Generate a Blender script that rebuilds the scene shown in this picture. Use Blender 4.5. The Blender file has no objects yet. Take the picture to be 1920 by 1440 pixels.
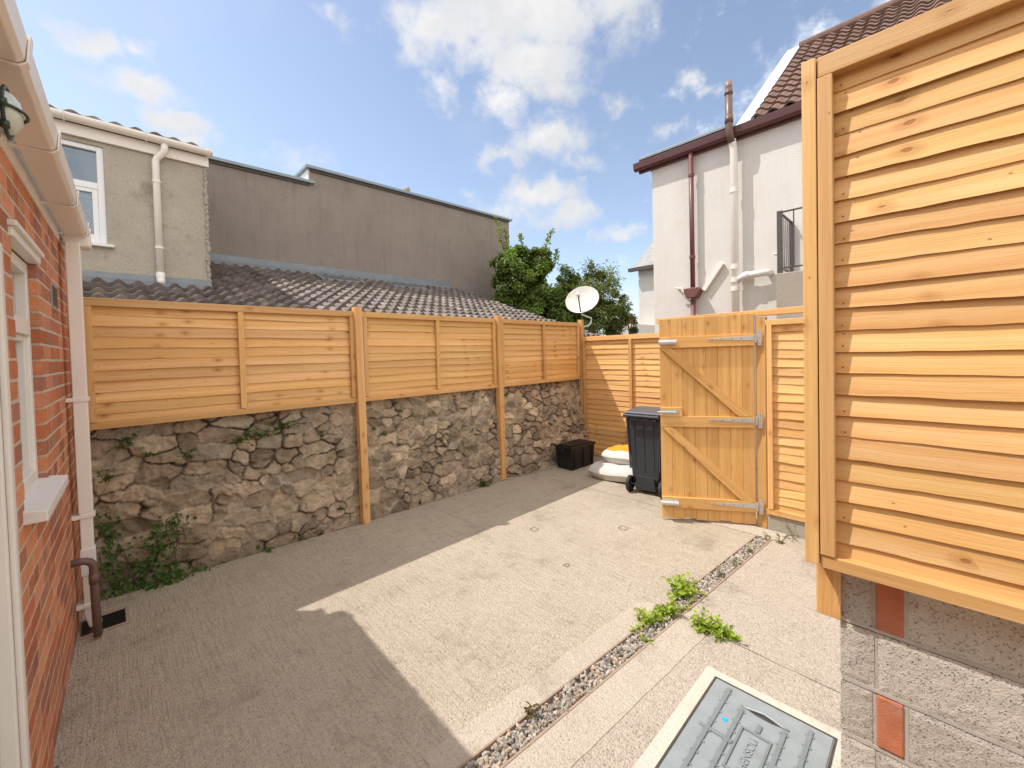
import bpy, math, random
import numpy as np
from mathutils import Vector, Matrix, Quaternion
R = math.radians
rnd = random.Random(7)
sc = bpy.context.scene
col = sc.collection

# ------------------------------------------------------------------ camera
F, YAW, PITCH, ROLL, H, CX, CY = 779.82, .7949, .0243, -.0252, 1.70, 960., 679.28
Ff = Vector((math.cos(YAW) * math.cos(PITCH), math.sin(YAW) * math.cos(PITCH), -math.sin(PITCH)))
r0 = Vector((math.sin(YAW), -math.cos(YAW), 0)); u0 = r0.cross(Ff)
Rr = math.cos(ROLL) * r0 + math.sin(ROLL) * u0
Uu = -math.sin(ROLL) * r0 + math.cos(ROLL) * u0
CAM = Vector((0, 0, H))
cd = bpy.data.cameras.new('camera'); cam = bpy.data.objects.new('camera', cd); col.objects.link(cam)
cam.matrix_world = Matrix(((Rr.x, Uu.x, -Ff.x, 0), (Rr.y, Uu.y, -Ff.y, 0), (Rr.z, Uu.z, -Ff.z, H), (0, 0, 0, 1)))
cd.sensor_fit = 'HORIZONTAL'; cd.sensor_width = 36; cd.lens = F / 1920 * 36
cd.shift_y = (CY - 720) / 1920; cd.clip_start = .02; cd.clip_end = 2000
sc.camera = cam
def ray(px, py): return (Ff + Rr * ((px - CX) / F) - Uu * ((py - CY) / F))   # a survey sighting used to set out far things

# ------------------------------------------------------------------ render settings
sc.view_settings.view_transform = 'Standard'; sc.view_settings.look = 'None'
sc.view_settings.exposure = .92; sc.view_settings.gamma = 1
sc.render.engine = 'CYCLES'
sc.cycles.use_denoising = True
sc.cycles.max_bounces = 8; sc.cycles.diffuse_bounces = 4

# ------------------------------------------------------------------ sun and sky
SUN = Vector((-.44, .49, 1)).normalized()
sl = bpy.data.lights.new('sun', 'SUN'); sl.energy = 2.35; sl.angle = R(.5); sl.color = (1, .965, .91)
so = bpy.data.objects.new('sun', sl); col.objects.link(so)
so.rotation_mode = 'QUATERNION'; so.rotation_quaternion = SUN.to_track_quat('Z', 'Y'); so.location = (-4, 4, 12)

w = bpy.data.worlds.new('World'); sc.world = w; w.use_nodes = True
nt = w.node_tree; nt.nodes.clear()
class G:
    """terse node-graph helper"""
    def __init__(s, nt): s.nt = nt
    def n(s, t, ins=None, **kw):
        nd = s.nt.nodes.new(t)
        for k, v in kw.items(): setattr(nd, k, v)
        for k, v in (ins or {}).items():
            sock = nd.inputs[k]
            if hasattr(v, 'is_output'): s.nt.links.new(v, sock)
            else: sock.default_value = v
        return nd
    def m(s, op, a, b=None, c=None, clamp=False):
        nd = s.n('ShaderNodeMath', operation=op, use_clamp=clamp)
        for i, v in enumerate((a, b, c)):
            if v is None: continue
            if hasattr(v, 'is_output'): s.nt.links.new(v, nd.inputs[i])
            else: nd.inputs[i].default_value = v
        return nd.outputs[0]
    def vm(s, op, a, b=None):
        nd = s.n('ShaderNodeVectorMath', operation=op)
        for i, v in enumerate((a, b)):
            if v is None: continue
            if hasattr(v, 'is_output'): s.nt.links.new(v, nd.inputs[i])
            else: nd.inputs[i].default_value = v
        return nd.outputs[1] if op in ('DOT_PRODUCT', 'LENGTH') else nd.outputs[0]
    def mix(s, f, a, b, blend='MIX'):
        nd = s.n('ShaderNodeMix', data_type='RGBA', blend_type=blend)
        for i, v in ((0, f), (6, a), (7, b)):
            if hasattr(v, 'is_output'): s.nt.links.new(v, nd.inputs[i])
            else: nd.inputs[i].default_value = v if i == 0 else (tuple(v) + (1,))[:4]
        return nd.outputs[2]
    def ramp(s, f, lo, hi, a=0., b=1.):
        nd = s.n('ShaderNodeMapRange', {0: f, 1: lo, 2: hi, 3: a, 4: b}, interpolation_type='SMOOTHSTEP')
        return nd.outputs[0]
    def noise(s, v, scale, detail=3, rough=.5, dist=0., color=False):
        nd = s.n('ShaderNodeTexNoise', {'Vector': v, 'Scale': scale, 'Detail': detail, 'Roughness': rough, 'Distortion': dist})
        return nd.outputs['Color' if color else 'Fac']
    def scale(s, v, x, y, z):
        return s.vm('MULTIPLY', v, (x, y, z))

g = G(nt)
sky = g.n('ShaderNodeTexSky', sky_type='NISHITA', sun_disc=False, sun_elevation=math.asin(SUN.z),
          sun_rotation=math.atan2(SUN.x, SUN.y), air_density=1.0, dust_density=.7, ozone_density=1.0, altitude=50)
d = g.n('ShaderNodeTexCoord').outputs['Generated']
d = g.vm('NORMALIZE', d)
# cumulus clouds: centre sighting, angular half-widths, weight
CL = [(960, 20, 290, 125, 1.0), (1010, 110, 150, 75, 1.0), (800, 30, 120, 70, .75), (1150, 10, 110, 60, .8), (935, 185, 75, 55, .85), (1040, 165, 80, 45, .7), (835, 165, 50, 45, .6),
      (1030, 262, 110, 50, .95), (945, 295, 70, 32, .6), (1110, 285, 50, 25, .5),
      (1010, 365, 110, 45, .95), (1075, 400, 75, 40, .9), (950, 395, 60, 30, .5), (1165, 437, 65, 22, .75), (980, 405, 170, 50, .35),
      (175, 75, 70, 34, .95), (250, 98, 55, 24, .8), (262, 165, 90, 38, 1.0), (318, 225, 66, 36, 1.1), (345, 262, 45, 24, .9), (560, 305, 90, 40, .25), (620, 25, 40, 20, .35),
      (1300, 155, 45, 26, .55), (1345, 170, 45, 18, .3), (1250, 240, 34, 30, .6), (1160, 190, 50, 25, .4), (1180, 60, 60, 40, .35), (890, 370, 50, 25, .35), (1180, 560, 60, 30, .4),
      (500, -260, 320, 130, .9), (1700, -300, 260, 120, .9), (2300, 300, 300, 120, .9), (-500, 300, 300, 120, .8)]
FILL_CLOUDS = [((.0, -.5, 1), .8, .75, 1.4), ((-.9, -.9, .7), 1.2, .9, 1.5), ((.8, -1., .5), .9, .7, 1.4), ((-1, .2, .5), .5, .35, 1.), ((.2, -1.2, .35), .6, .3, 1.), ((-.5, -.2, 1), .7, .55, 1.2), ((-1, .35, .8), .6, .5, 1.2)]  # unseen clouds overhead and behind, put in for fill light
fld = None
wv = g.noise(d, 11., 6, .6, color=True)
dw = g.vm('ADD', d, g.vm('MULTIPLY', g.vm('SUBTRACT', wv, (.5, .5, .5)), (.10, .10, .10)))
over = None
for (px, py, rx, ry, wt) in [(None, v_, a_ * F, b_ * F, w_) for v_, a_, b_, w_ in FILL_CLOUDS] + CL:
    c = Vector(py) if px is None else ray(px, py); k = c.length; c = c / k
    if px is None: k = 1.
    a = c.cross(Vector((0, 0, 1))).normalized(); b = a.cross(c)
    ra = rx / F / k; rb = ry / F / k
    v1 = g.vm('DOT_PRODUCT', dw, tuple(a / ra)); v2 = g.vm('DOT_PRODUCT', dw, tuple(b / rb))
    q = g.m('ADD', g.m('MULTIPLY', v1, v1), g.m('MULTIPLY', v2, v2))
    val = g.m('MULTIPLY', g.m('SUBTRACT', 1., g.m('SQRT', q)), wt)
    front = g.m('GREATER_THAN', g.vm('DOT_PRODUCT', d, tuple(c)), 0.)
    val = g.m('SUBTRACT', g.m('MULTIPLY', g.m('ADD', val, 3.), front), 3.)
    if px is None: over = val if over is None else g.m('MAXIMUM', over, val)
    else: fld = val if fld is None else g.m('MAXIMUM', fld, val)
n1 = g.noise(d, 18., 10, .62)
n2 = g.noise(d, 4.5, 5, .55)
dens = g.m('ADD', fld, g.m('MULTIPLY', g.m('SUBTRACT', n1, .5), 1.5))
dens = g.ramp(dens, .0, .8)
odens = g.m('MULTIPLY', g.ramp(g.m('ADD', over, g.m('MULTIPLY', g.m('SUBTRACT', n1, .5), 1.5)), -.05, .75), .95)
haze = g.m('MULTIPLY', g.ramp(g.noise(d, 3.2, 6, .6), .45, .85), .2)
dens = g.m('MAXIMUM', g.m('MULTIPLY', dens, .93), haze)
ccol = g.mix(g.ramp(g.m('ADD', n2, g.m('MULTIPLY', n1, .4)), .5, .9), (1., .98, .95), (.80, .80, .81))
skyc = g.n('ShaderNodeHueSaturation', {'Saturation': .84, 'Color': sky.outputs[0]}).outputs[0]
bg1 = g.n('ShaderNodeBackground', {'Color': skyc, 'Strength': .112})
bg2 = g.n('ShaderNodeBackground', {'Color': ccol, 'Strength': .53})
mx = g.n('ShaderNodeMixShader', {0: dens, 1: bg1.outputs[0], 2: bg2.outputs[0]})
bg3 = g.n('ShaderNodeBackground', {'Color': ccol, 'Strength': .98})    # added cloud bank out of view, extra bright to lift the shade
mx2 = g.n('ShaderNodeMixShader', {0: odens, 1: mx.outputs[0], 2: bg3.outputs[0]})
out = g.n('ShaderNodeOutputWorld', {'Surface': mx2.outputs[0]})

# ------------------------------------------------------------------ object helpers
def tag(o, label=None, cat=None, group=None, kind=None):
    if label: o['label'] = label
    if cat: o['category'] = cat
    if group: o['group'] = group
    if kind: o['kind'] = kind
    return o
def thing(name, label, cat, loc=(0, 0, 0), rz=0., group=None):
    o = bpy.data.objects.new(name, None); col.objects.link(o); o.empty_display_size = .1
    o.location = loc; o.rotation_euler = (0, 0, rz)
    return tag(o, label, cat, group)
def V(*a): return Vector(a)
class MB:
    """collects faces; every face has uv in metres along the board and one colour"""
    def __init__(s): s.v = []; s.f = []; s.uv = []; s.c = []
    def face(s, pts, uv=None, c=(1, 1, 1)):
        i = len(s.v); s.v += [tuple(p) for p in pts]; s.f.append(list(range(i, i + len(pts))))
        s.uv += uv if uv else [(p[0] + p[1], p[2]) for p in pts]
        s.c += [c] * len(pts)
    def shared(s, pts, faces, uvs=None, c=(1, 1, 1)):
        i = len(s.v); s.v += [tuple(p) for p in pts]
        for f in faces:
            s.f.append([i + k for k in f])
            s.uv += [uvs[k] for k in f] if uvs else [(pts[k][0] + pts[k][1], pts[k][2]) for k in f]
            s.c += [c if not callable(c) else c(k) for k in f]
    def board(s, p, l, wd, t, c=None):
        """box from corner p with edge vectors l (length), wd, t"""
        p, l, wd, t = Vector(p), Vector(l), Vector(wd), Vector(t)
        if l.cross(wd).dot(t) < 0: p = p + t; t = -t
        P = [p + l * a + wd * b + t * e for a in (0, 1) for b in (0, 1) for e in (0, 1)]
        ou, ov = rnd.uniform(0, 40), rnd.uniform(0, 40)
        L, W, T = l.length, wd.length, t.length
        U = [(ou + L * a, ov + W * b + T * e) for a in (0, 1) for b in (0, 1) for e in (0, 1)]
        if c is None: k = rnd.uniform(.82, 1.1); c = (k, k * rnd.uniform(.97, 1.02), k * rnd.uniform(.93, 1.03))
        s.shared(P, [(0, 1, 3, 2), (4, 6, 7, 5), (0, 4, 5, 1), (2, 3, 7, 6), (0, 2, 6, 4), (1, 5, 7, 3)], U, c)
    def box(s, x0, x1, y0, y1, z0, z1, c=(1, 1, 1)):
        dx, dy, dz = x1 - x0, y1 - y0, z1 - z0
        ax = sorted([(dx, V(dx, 0, 0)), (dy, V(0, dy, 0)), (dz, V(0, 0, dz))], key=lambda q: -q[0])
        s.board((x0, y0, z0), ax[0][1], ax[1][1], ax[2][1], c)
    def tube(s, path, r, n=12, c=(1, 1, 1), cap=True, square=False):
        path = [Vector(p) for p in path]; rings = []
        rr = r if isinstance(r, (list, tuple)) else [r] * len(path)
        prev = None
        for i, p in enumerate(path):
            t = (path[min(i + 1, len(path) - 1)] - path[max(i - 1, 0)]).normalized()
            if prev is None:
                a = t.cross(V(0, 0, 1)) if abs(t.z) < .9 else t.cross(V(0, 1, 0))
            else: a = prev - t * prev.dot(t)
            a.normalize(); prev = a; b = t.cross(a)
            rings.append([p + (a * math.cos(2 * math.pi * (k + .5) / n) + b * math.sin(2 * math.pi * (k + .5) / n)) * rr[i] * (1.41 if square else 1) for k in range(n)])
        P = [q for rg in rings for q in rg]; m = len(rings)
        fs = [(i * n + k, i * n + (k + 1) % n, (i + 1) * n + (k + 1) % n, (i + 1) * n + k) for i in range(m - 1) for k in range(n)]
        if cap: fs += [tuple(range(n))[::-1], tuple((m - 1) * n + k for k in range(n))]
        s.shared(P, fs, [((i // n) * .1, (i % n) / n) for i in range(len(P))], c)
    def prism(s, poly, ext, c=(1, 1, 1)):
        """polygon (list of 3-D points) pushed along ext"""
        ext = Vector(ext); A = [Vector(p) for p in poly]; n = len(A)
        nn = (A[1] - A[0]).cross(A[2] - A[1])
        for i in range(n): pass
        ar = V(0, 0, 0)
        for i in range(n): ar += A[i].cross(A[(i + 1) % n])
        if ar.dot(ext) > 0: A = A[::-1]
        P = A + [p + ext for p in A]
        fs = [tuple(range(n)), tuple(range(2 * n - 1, n - 1, -1))] + [((i + 1) % n, i, n + i, n + (i + 1) % n) for i in range(n)]
        s.shared(P, fs, None, c)
    def lathe(s, prof, origin, axis=(0, 0, 1), n=32, c=(1, 1, 1)):
        axis = Vector(axis).normalized(); origin = Vector(origin)
        a = axis.cross(V(0, 0, 1)) if abs(axis.z) < .9 else axis.cross(V(1, 0, 0)); a.normalize(); b = axis.cross(a)
        P = [origin + axis * h + (a * math.cos(2 * math.pi * k / n) + b * math.sin(2 * math.pi * k / n)) * r for r, h in prof for k in range(n)]
        m = len(prof)
        s.shared(P, [(i * n + k, i * n + (k + 1) % n, (i + 1) * n + (k + 1) % n, (i + 1) * n + k) for i in range(m - 1) for k in range(n)], None, c)
    def build(s, name, mat, parent=None, bevel=0., smooth=False, loc=None):
        me = bpy.data.meshes.new(name); me.from_pydata(s.v, [], s.f)
        ul = me.uv_layers.new(name='UVMap'); ul.data.foreach_set('uv', np.array(s.uv, 'f').ravel())
        ca = me.color_attributes.new('Col', 'FLOAT_COLOR', 'CORNER')
        cc = np.ones((len(s.c), 4), 'f'); cc[:, :3] = np.array(s.c, 'f'); ca.data.foreach_set('color', cc.ravel())
        me.materials.append(mat); me.update()
        if smooth: me.polygons.foreach_set('use_smooth', [True] * len(me.polygons))
        o = bpy.data.objects.new(name, me); col.objects.link(o)
        if parent: o.parent = parent
        if loc: o.location = loc
        if bevel:
            bm = o.modifiers.new('bevel', 'BEVEL'); bm.width = bevel; bm.segments = 2; bm.limit_method = 'ANGLE'; bm.angle_limit = R(40)
        return o
def one(name, mat, parent, fn, bevel=0., smooth=False):
    b = MB(); fn(b); return b.build(name, mat, parent, bevel, smooth)
def boxo(name, mat, parent, x0, x1, y0, y1, z0, z1, bevel=.003, c=None):
    b = MB(); b.box(x0, x1, y0, y1, z0, z1, c if c else None or None); return b.build(name, mat, parent, bevel)

# ------------------------------------------------------------------ numpy noise
nrng = np.random.default_rng(5)
def vnoise(x, y, f, seed=0):
    rg = np.random.default_rng(seed); T = rg.random((128, 128))
    x = x * f + 37.2; y = y * f + 11.7
    xi = np.floor(x).astype(int); yi = np.floor(y).astype(int); fx = x - xi; fy = y - yi
    fx = fx * fx * (3 - 2 * fx); fy = fy * fy * (3 - 2 * fy)
    A = T[xi % 128, yi % 128]; B = T[(xi + 1) % 128, yi % 128]; C = T[xi % 128, (yi + 1) % 128]; D = T[(xi + 1) % 128, (yi + 1) % 128]
    return (A * (1 - fx) + B * fx) * (1 - fy) + (C * (1 - fx) + D * fx) * fy
def fbm(x, y, f, seed=0, o=4):
    s = 0; a = .5
    for i in range(o): s = s + a * vnoise(x, y, f * 2 ** i, seed + i); a *= .5
    return s
def sstep(a, b, x):
    t = np.clip((x - a) / (b - a), 0, 1); return t * t * (3 - 2 * t)

# ------------------------------------------------------------------ materials
def mat(name):
    m = bpy.data.materials.new(name); m.use_nodes = True; m.node_tree.nodes.clear()
    return m, G(m.node_tree)
def finish(g, color, rough=.7, bump=None, bstr=.3, bdist=.01, metal=0., spec=.5, ior=1.5):
    ins = {'Base Color': color if hasattr(color, 'is_output') else tuple(color) + (1,), 'Roughness': rough, 'Metallic': metal, 'Specular IOR Level': spec, 'IOR': ior}
    if bump is not None:
        ins['Normal'] = g.n('ShaderNodeBump', {'Height': bump, 'Strength': bstr, 'Distance': bdist}).outputs[0]
    p = g.n('ShaderNodeBsdfPrincipled', ins)
    g.n('ShaderNodeOutputMaterial', {'Surface': p.outputs[0]})
def col_attr(g): return g.n('ShaderNodeAttribute', attribute_name='Col').outputs['Color']
def objc(g): return g.n('ShaderNodeTexCoord').outputs['Object']
def plain(name, c, rough=.5, var=.08, scale=6., metal=0., bump=0., spec=.5, dirt=None):
    m, g = mat(name); p = objc(g)
    n = g.noise(p, scale, 5, .6)
    k = g.m('ADD', 1 - var, g.m('MULTIPLY', n, 2 * var))
    cc = g.mix(1., c, g.n('ShaderNodeCombineColor', {0: k, 1: k, 2: k}).outputs[0], 'MULTIPLY')
    if dirt: cc = g.mix(g.m('MULTIPLY', g.ramp(g.noise(p, scale * .7, 7, .7), .5, .72), dirt[1]), cc, dirt[0])
    cc = g.mix(1., cc, col_attr(g), 'MULTIPLY')
    finish(g, cc, rough, g.noise(p, scale * 20, 3) if bump else None, bump, .004, metal, spec)
    return m

def wood_mat(name, light, mid, dark, knot=1.0, rough=.62):
    m, g = mat(name)
    uv = g.n('ShaderNodeUVMap', uv_map='UVMap').outputs[0]
    wob = g.noise(g.scale(uv, 1.3, 5, 1), 1., 3, .5)
    uvw = g.vm('ADD', uv, g.n('ShaderNodeCombineXYZ', {1: g.m('MULTIPLY', wob, .05)}).outputs[0])
    fine = g.noise(g.scale(uvw, 4, 150, 1), 1., 4, .65)
    ring = g.noise(g.scale(uvw, .55, 26, 1), 1., 2, .5)
    broad = g.noise(g.scale(uv, .9, 4, 1), 1., 3, .5)
    kc = g.n('ShaderNodeTexVoronoi', {'Vector': g.scale(uv, 5.5, 10, 1), 'Scale': 1., 'Randomness': .9}, voronoi_dimensions='2D', feature='F1')
    cellr = g.n('ShaderNodeSeparateColor', {0: kc.outputs['Color']}).outputs
    on = g.m('GREATER_THAN', cellr[0], .74)
    rad = g.m('ADD', .015, g.m('MULTIPLY', cellr[1], .075))
    dd = g.m('ADD', kc.outputs['Distance'], g.m('MULTIPLY', g.m('SUBTRACT', g.noise(g.scale(uv, 60, 110, 1), 1., 2), .5), .05))
    core = g.m('MULTIPLY', on, g.ramp(g.m('SUBTRACT', dd, rad), -.03, .02, 1., 0.))
    halo = g.m('MULTIPLY', on, g.ramp(g.m('SUBTRACT', dd, rad), 0., .26, 1., 0.))
    pin = g.n('ShaderNodeTexVoronoi', {'Vector': g.scale(uv, 9, 16, 1), 'Scale': 1., 'Randomness': 1.}, voronoi_dimensions='2D', feature='F1')
    pr_ = g.n('ShaderNodeSeparateColor', {0: pin.outputs['Color']}).outputs
    pins = g.m('MULTIPLY', g.m('GREATER_THAN', pr_[0], .86), g.ramp(pin.outputs['Distance'], .025, .06, 1., 0.))
    c = g.mix(g.ramp(ring, .35, .66), light, mid)
    c = g.mix(g.m('MULTIPLY', g.ramp(fine, .48, .75), .42), c, dark)
    c = g.mix(g.m('MULTIPLY', g.ramp(broad, .45, .8), .38), c, dark)
    c = g.mix(g.m('MULTIPLY', halo, .5 * knot), c, dark)
    rg_ = g.m('MULTIPLY', g.ramp(g.m('SINE', g.m('MULTIPLY', dd, 190.)), -.6, .9), halo)
    c = g.mix(g.m('MULTIPLY', rg_, .28 * knot), c, (dark[0] * .7, dark[1] * .6, dark[2] * .5))
    c = g.mix(g.m('MULTIPLY', core, .72 * knot), c, g.mix(g.noise(g.scale(uv, 200, 200, 1), 1., 3), (dark[0] * .35, dark[1] * .26, dark[2] * .25), (dark[0] * .8, dark[1] * .7, dark[2] * .6)))
    c = g.mix(g.m('MULTIPLY', pins, .7), c, (.1, .04, .015))
    c = g.mix(1., c, col_attr(g), 'MULTIPLY')
    h = g.m('ADD', g.m('MULTIPLY', fine, .6), g.m('MULTIPLY', core, -.6))
    finish(g, c, rough, h, .55, .004)
    return m
WOOD = wood_mat('larch_boards', (.79, .485, .20), (.72, .39, .13), (.50, .225, .052))
WOODP = wood_mat('post_timber', (.72, .435, .18), (.64, .345, .115), (.45, .2, .048), .8)
WOODG = wood_mat('gate_timber', (.73, .43, .155), (.64, .345, .105), (.45, .21, .055), .8)

def concrete_mat(name, a, b, dark, brush=1., speck=1.):
    m, g = mat(name); p = objc(g); agg = g.n('ShaderNodeTexVoronoi', {'Vector': g.vm('ADD', p, g.vm('MULTIPLY', g.noise(p, 40, 2, .5, color=True), (.02, .02, .02))), 'Scale': 105., 'Randomness': 1.})
    big = g.noise(p, 1.1, 6, .6); med = g.noise(p, 7, 6, .65)
    fine = g.noise(p, 95, 4, .7); grit = g.noise(p, 260, 2, .6)
    wig = g.vm('ADD', p, g.vm('MULTIPLY', g.noise(p, 3., 3, .5, color=True), (.03, .03, 0)))
    br = g.noise(g.scale(wig, 58, 4.5, 1), 1., 3, .6)
    br2 = g.noise(g.scale(wig, 120, 5, 1), 1., 2, .6)
    c = g.mix(g.ramp(big, .3, .72), a, b)
    c = g.mix(g.m('MULTIPLY', g.ramp(med, .48, .75), .4), c, dark)
    c = g.mix(g.m('MULTIPLY', g.ramp(fine, .55, .7), .5 * speck), c, dark)
    agr = g.n('ShaderNodeSeparateColor', {0: agg.outputs['Color']}).outputs
    c = g.mix(g.m('MULTIPLY', g.ramp(agr[0], .1, .9), .38 * speck), c, (a[0] * 1.32, a[1] * 1.33, a[2] * 1.35))
    c = g.mix(g.m('MULTIPLY', g.m('MULTIPLY', g.m('GREATER_THAN', agr[1], .82), g.ramp(agg.outputs['Distance'], .1, .5, 1., 0.)), .9 * speck), c, (dark[0] * .6, dark[1] * .58, dark[2] * .55))
    c = g.mix(g.m('MULTIPLY', g.ramp(grit, .62, .72), .55 * speck), c, (.72, .64, .53))
    c = g.mix(g.m('MULTIPLY', g.m('MULTIPLY', g.ramp(br, .5, .72), g.ramp(g.noise(p, 1.6, 3), .25, .55)), .42 * brush), c, (dark[0] * .85, dark[1] * .84, dark[2] * .82))
    st = g.m('MULTIPLY', g.ramp(g.noise(p, 2.3, 7, .72), .52, .72), .42)
    c = g.mix(st, c, (dark[0] * .62, dark[1] * .6, dark[2] * .55))
    h = g.m('ADD', g.m('MULTIPLY', br, 1.6 * brush), g.m('ADD', g.m('MULTIPLY', agg.outputs['Distance'], -.9 * speck), g.m('ADD', g.m('MULTIPLY', br2, .5 * brush), g.m('MULTIPLY', med, 1.2))))
    finish(g, c, .9, h, .75, .012, spec=.25)
    return m
CONC = concrete_mat('brushed_concrete', (.465, .393, .303), (.42, .35, .264), (.30, .24, .167))
APRON = concrete_mat('apron_concrete', (.465, .395, .318), (.42, .35, .278), (.30, .243, .182), .25, 1.)
CEM = concrete_mat('smooth_cement', (.485, .412, .33), (.44, .37, .29), (.32, .258, .19), .15, .7)

def brick_like(name):
    m, g = mat(name); p = objc(g)
    n1 = g.noise(p, 18, 5, .65); n2 = g.noise(p, 140, 3, .6)
    k = g.m('ADD', .72, g.m('MULTIPLY', n1, .55))
    c = g.mix(1., col_attr(g), g.n('ShaderNodeCombineColor', {0: k, 1: k, 2: k}).outputs[0], 'MULTIPLY')
    c = g.mix(g.m('MULTIPLY', g.ramp(g.noise(p, 9, 6, .7), .55, .75), .35), c, (.55, .42, .34))
    c = g.mix(g.m('MULTIPLY', g.ramp(n2, .6, .7), .4), c, (.1, .035, .02))
    finish(g, c, .85, g.m('ADD', n2, n1), .5, .004, spec=.25)
    return m
BRICK = brick_like('red_brick')
MORTAR = plain('lime_mortar', (.60, .51, .40), .95, .2, 20, bump=.6, spec=.2)

def stone_mat():
    m, g = mat('rubble_stone'); p = objc(g)
    at = g.n('ShaderNodeAttribute', attribute_name='Col').outputs['Color']
    n1 = g.noise(p, 9, 7, .68); n2 = g.noise(p, 55, 5, .65); n3 = g.noise(p, 200, 2, .6)
    k = g.m('ADD', .55, g.m('ADD', g.m('MULTIPLY', n1, .55), g.m('MULTIPLY', n2, .4)))
    c = g.mix(1., at, g.n('ShaderNodeCombineColor', {0: k, 1: k, 2: k}).outputs[0], 'MULTIPLY')
    c = g.mix(g.m('MULTIPLY', g.ramp(g.noise(p, 14, 6, .7), .55, .72), .4), c, (.55, .43, .31))
    c = g.mix(g.m('MULTIPLY', g.ramp(g.noise(p, 6, 7, .7), .56, .72), .45), c, (.22, .15, .09))
    c = g.mix(g.m('MULTIPLY', g.ramp(n3, .64, .72), .5), c, (.55, .47, .38))
    finish(g, c, .92, g.m('ADD', n2, g.m('ADD', n1, g.m('MULTIPLY', n3, .3))), .8, .015, spec=.2)
    return m
STONE = stone_mat()

def render_mat(name, a, b, stain, sv=1., bump=.7, vstreak=True, fs=120):
    m, g = mat(name); p = objc(g)
    n1 = g.noise(p, 1.4, 6, .65); n2 = g.noise(p, fs, 4, .7)
    c = g.mix(g.ramp(n1, .3, .7), a, b)
    if vstreak:
        s = g.noise(g.scale(p, 11, 11, .9), 1., 5, .6)
        c = g.mix(g.m('MULTIPLY', g.ramp(s, .5, .75), .5 * sv), c, stain)
        s2 = g.noise(g.scale(p, 28, 28, 2.), 1., 3, .6)
        c = g.mix(g.m('MULTIPLY', g.ramp(s2, .5, .75), .35 * sv), c, stain)
    c = g.mix(g.m('MULTIPLY', g.ramp(g.noise(p, 3.5, 7, .7), .52, .75), .5 * sv), c, stain)
    c = g.mix(g.m('MULTIPLY', g.ramp(n2, .5, .72), .4), c, stain)
    c = g.mix(1., c, col_attr(g), 'MULTIPLY')
    finish(g, c, .93, n2, bump, .012, spec=.2)
    return m
GREYR = render_mat('grey_render', (.52, .46, .38), (.43, .375, .305), (.20, .165, .125), 1.3, 1., False, 45)
BROWNR = render_mat('brown_pebbledash', (.32, .265, .225), (.28, .23, .195), (.175, .14, .115), .75, .9, True, 60)
WHITER = render_mat('cream_render', (.68, .65, .615), (.64, .61, .57), (.56, .49, .39), .6, .5, True, 60)
def block_mat():
    m, g = mat('concrete_block'); p = objc(g)
    wp = g.vm('ADD', p, g.vm('MULTIPLY', g.noise(p, 60, 3, .6, color=True), (.02, .02, .02)))
    vo = g.n('ShaderNodeTexVoronoi', {'Vector': wp, 'Scale': 150., 'Randomness': 1.})
    cr = g.n('ShaderNodeSeparateColor', {0: vo.outputs['Color']}).outputs
    pit = g.m('MULTIPLY', g.m('GREATER_THAN', cr[0], .74), g.ramp(vo.outputs['Distance'], .15, .55, 1., 0.))
    n1 = g.noise(p, 12, 6, .65); n2 = g.noise(p, 180, 3, .6)
    c = g.mix(g.ramp(n1, .3, .7), (.56, .505, .445), (.49, .435, .385))
    c = g.mix(g.m('MULTIPLY', g.ramp(cr[1], .2, 1.), .3), c, (.64, .58, .51))
    c = g.mix(g.m('MULTIPLY', g.ramp(n2, .5, .7), .3), c, (.30, .26, .22))
    c = g.mix(g.m('MULTIPLY', pit, .42), c, (.2, .145, .125))
    c = g.mix(1., c, col_attr(g), 'MULTIPLY')
    finish(g, c, .95, g.m('SUBTRACT', g.m('ADD', g.m('MULTIPLY', n2, .5), n1), g.m('MULTIPLY', pit, 1.3)), .8, .012, spec=.2); return m
BLOCK = block_mat()

def tile_mat(name, a, b, dark, moss):
    m, g = mat(name); p = objc(g)
    c = g.mix(g.ramp(g.noise(p, 5, 6, .65), .35, .68), a, b)
    c = g.mix(g.m('MULTIPLY', g.ramp(g.noise(p, 30, 5, .7), .5, .72), .55), c, dark)
    c = g.mix(g.m('MULTIPLY', g.ramp(g.noise(p, 2, 7, .7), .56, .75), .35), c, moss)
    c = g.mix(1., c, col_attr(g), 'MULTIPLY')
    finish(g, c, .85, g.noise(p, 120, 3), .4, .004, spec=.3)
    return m
TILEG = tile_mat('grey_brown_tile', (.25, .208, .182), (.155, .128, .112), (.06, .05, .043), (.27, .235, .18))
TILEB = tile_mat('brown_tile', (.215, .128, .10), (.16, .098, .078), (.09, .05, .04), (.2, .13, .09))

UPVC = plain('white_upvc', (.84, .78, .71), .38, .05, 3)
WPAINT = plain('white_paint', (.80, .76, .70), .45, .06, 5)
WPIPE = plain('painted_pipe', (.76, .71, .64), .5, .08, 6)
BPIPE = plain('brown_pipe', (.15, .085, .065), .42, .12, 8)
MAROON = plain('maroon_paint', (.16, .055, .05), .42, .15, 7)
LEAD = plain('lead_flashing', (.22, .235, .25), .5, .25, 8, metal=.3)
CAPM = plain('grey_capping', (.25, .30, .325), .45, .12, 4, metal=.2)
GALV = plain('galvanised_steel', (.62, .63, .62), .42, .2, 25, metal=.75)
COVER = plain('cover_steel', (.34, .375, .38), .5, .22, 14, metal=.35, bump=.2, dirt=((.32, .32, .3), .5))
DARKM = plain('dark_iron', (.085, .075, .065), .5, .3, 15, metal=.3)
GREEN = plain('green_enamel', (.03, .055, .045), .35, .2, 9)
BINP = plain('bin_plastic', (.033, .037, .048), .42, .2, 9, bump=.15)
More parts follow.
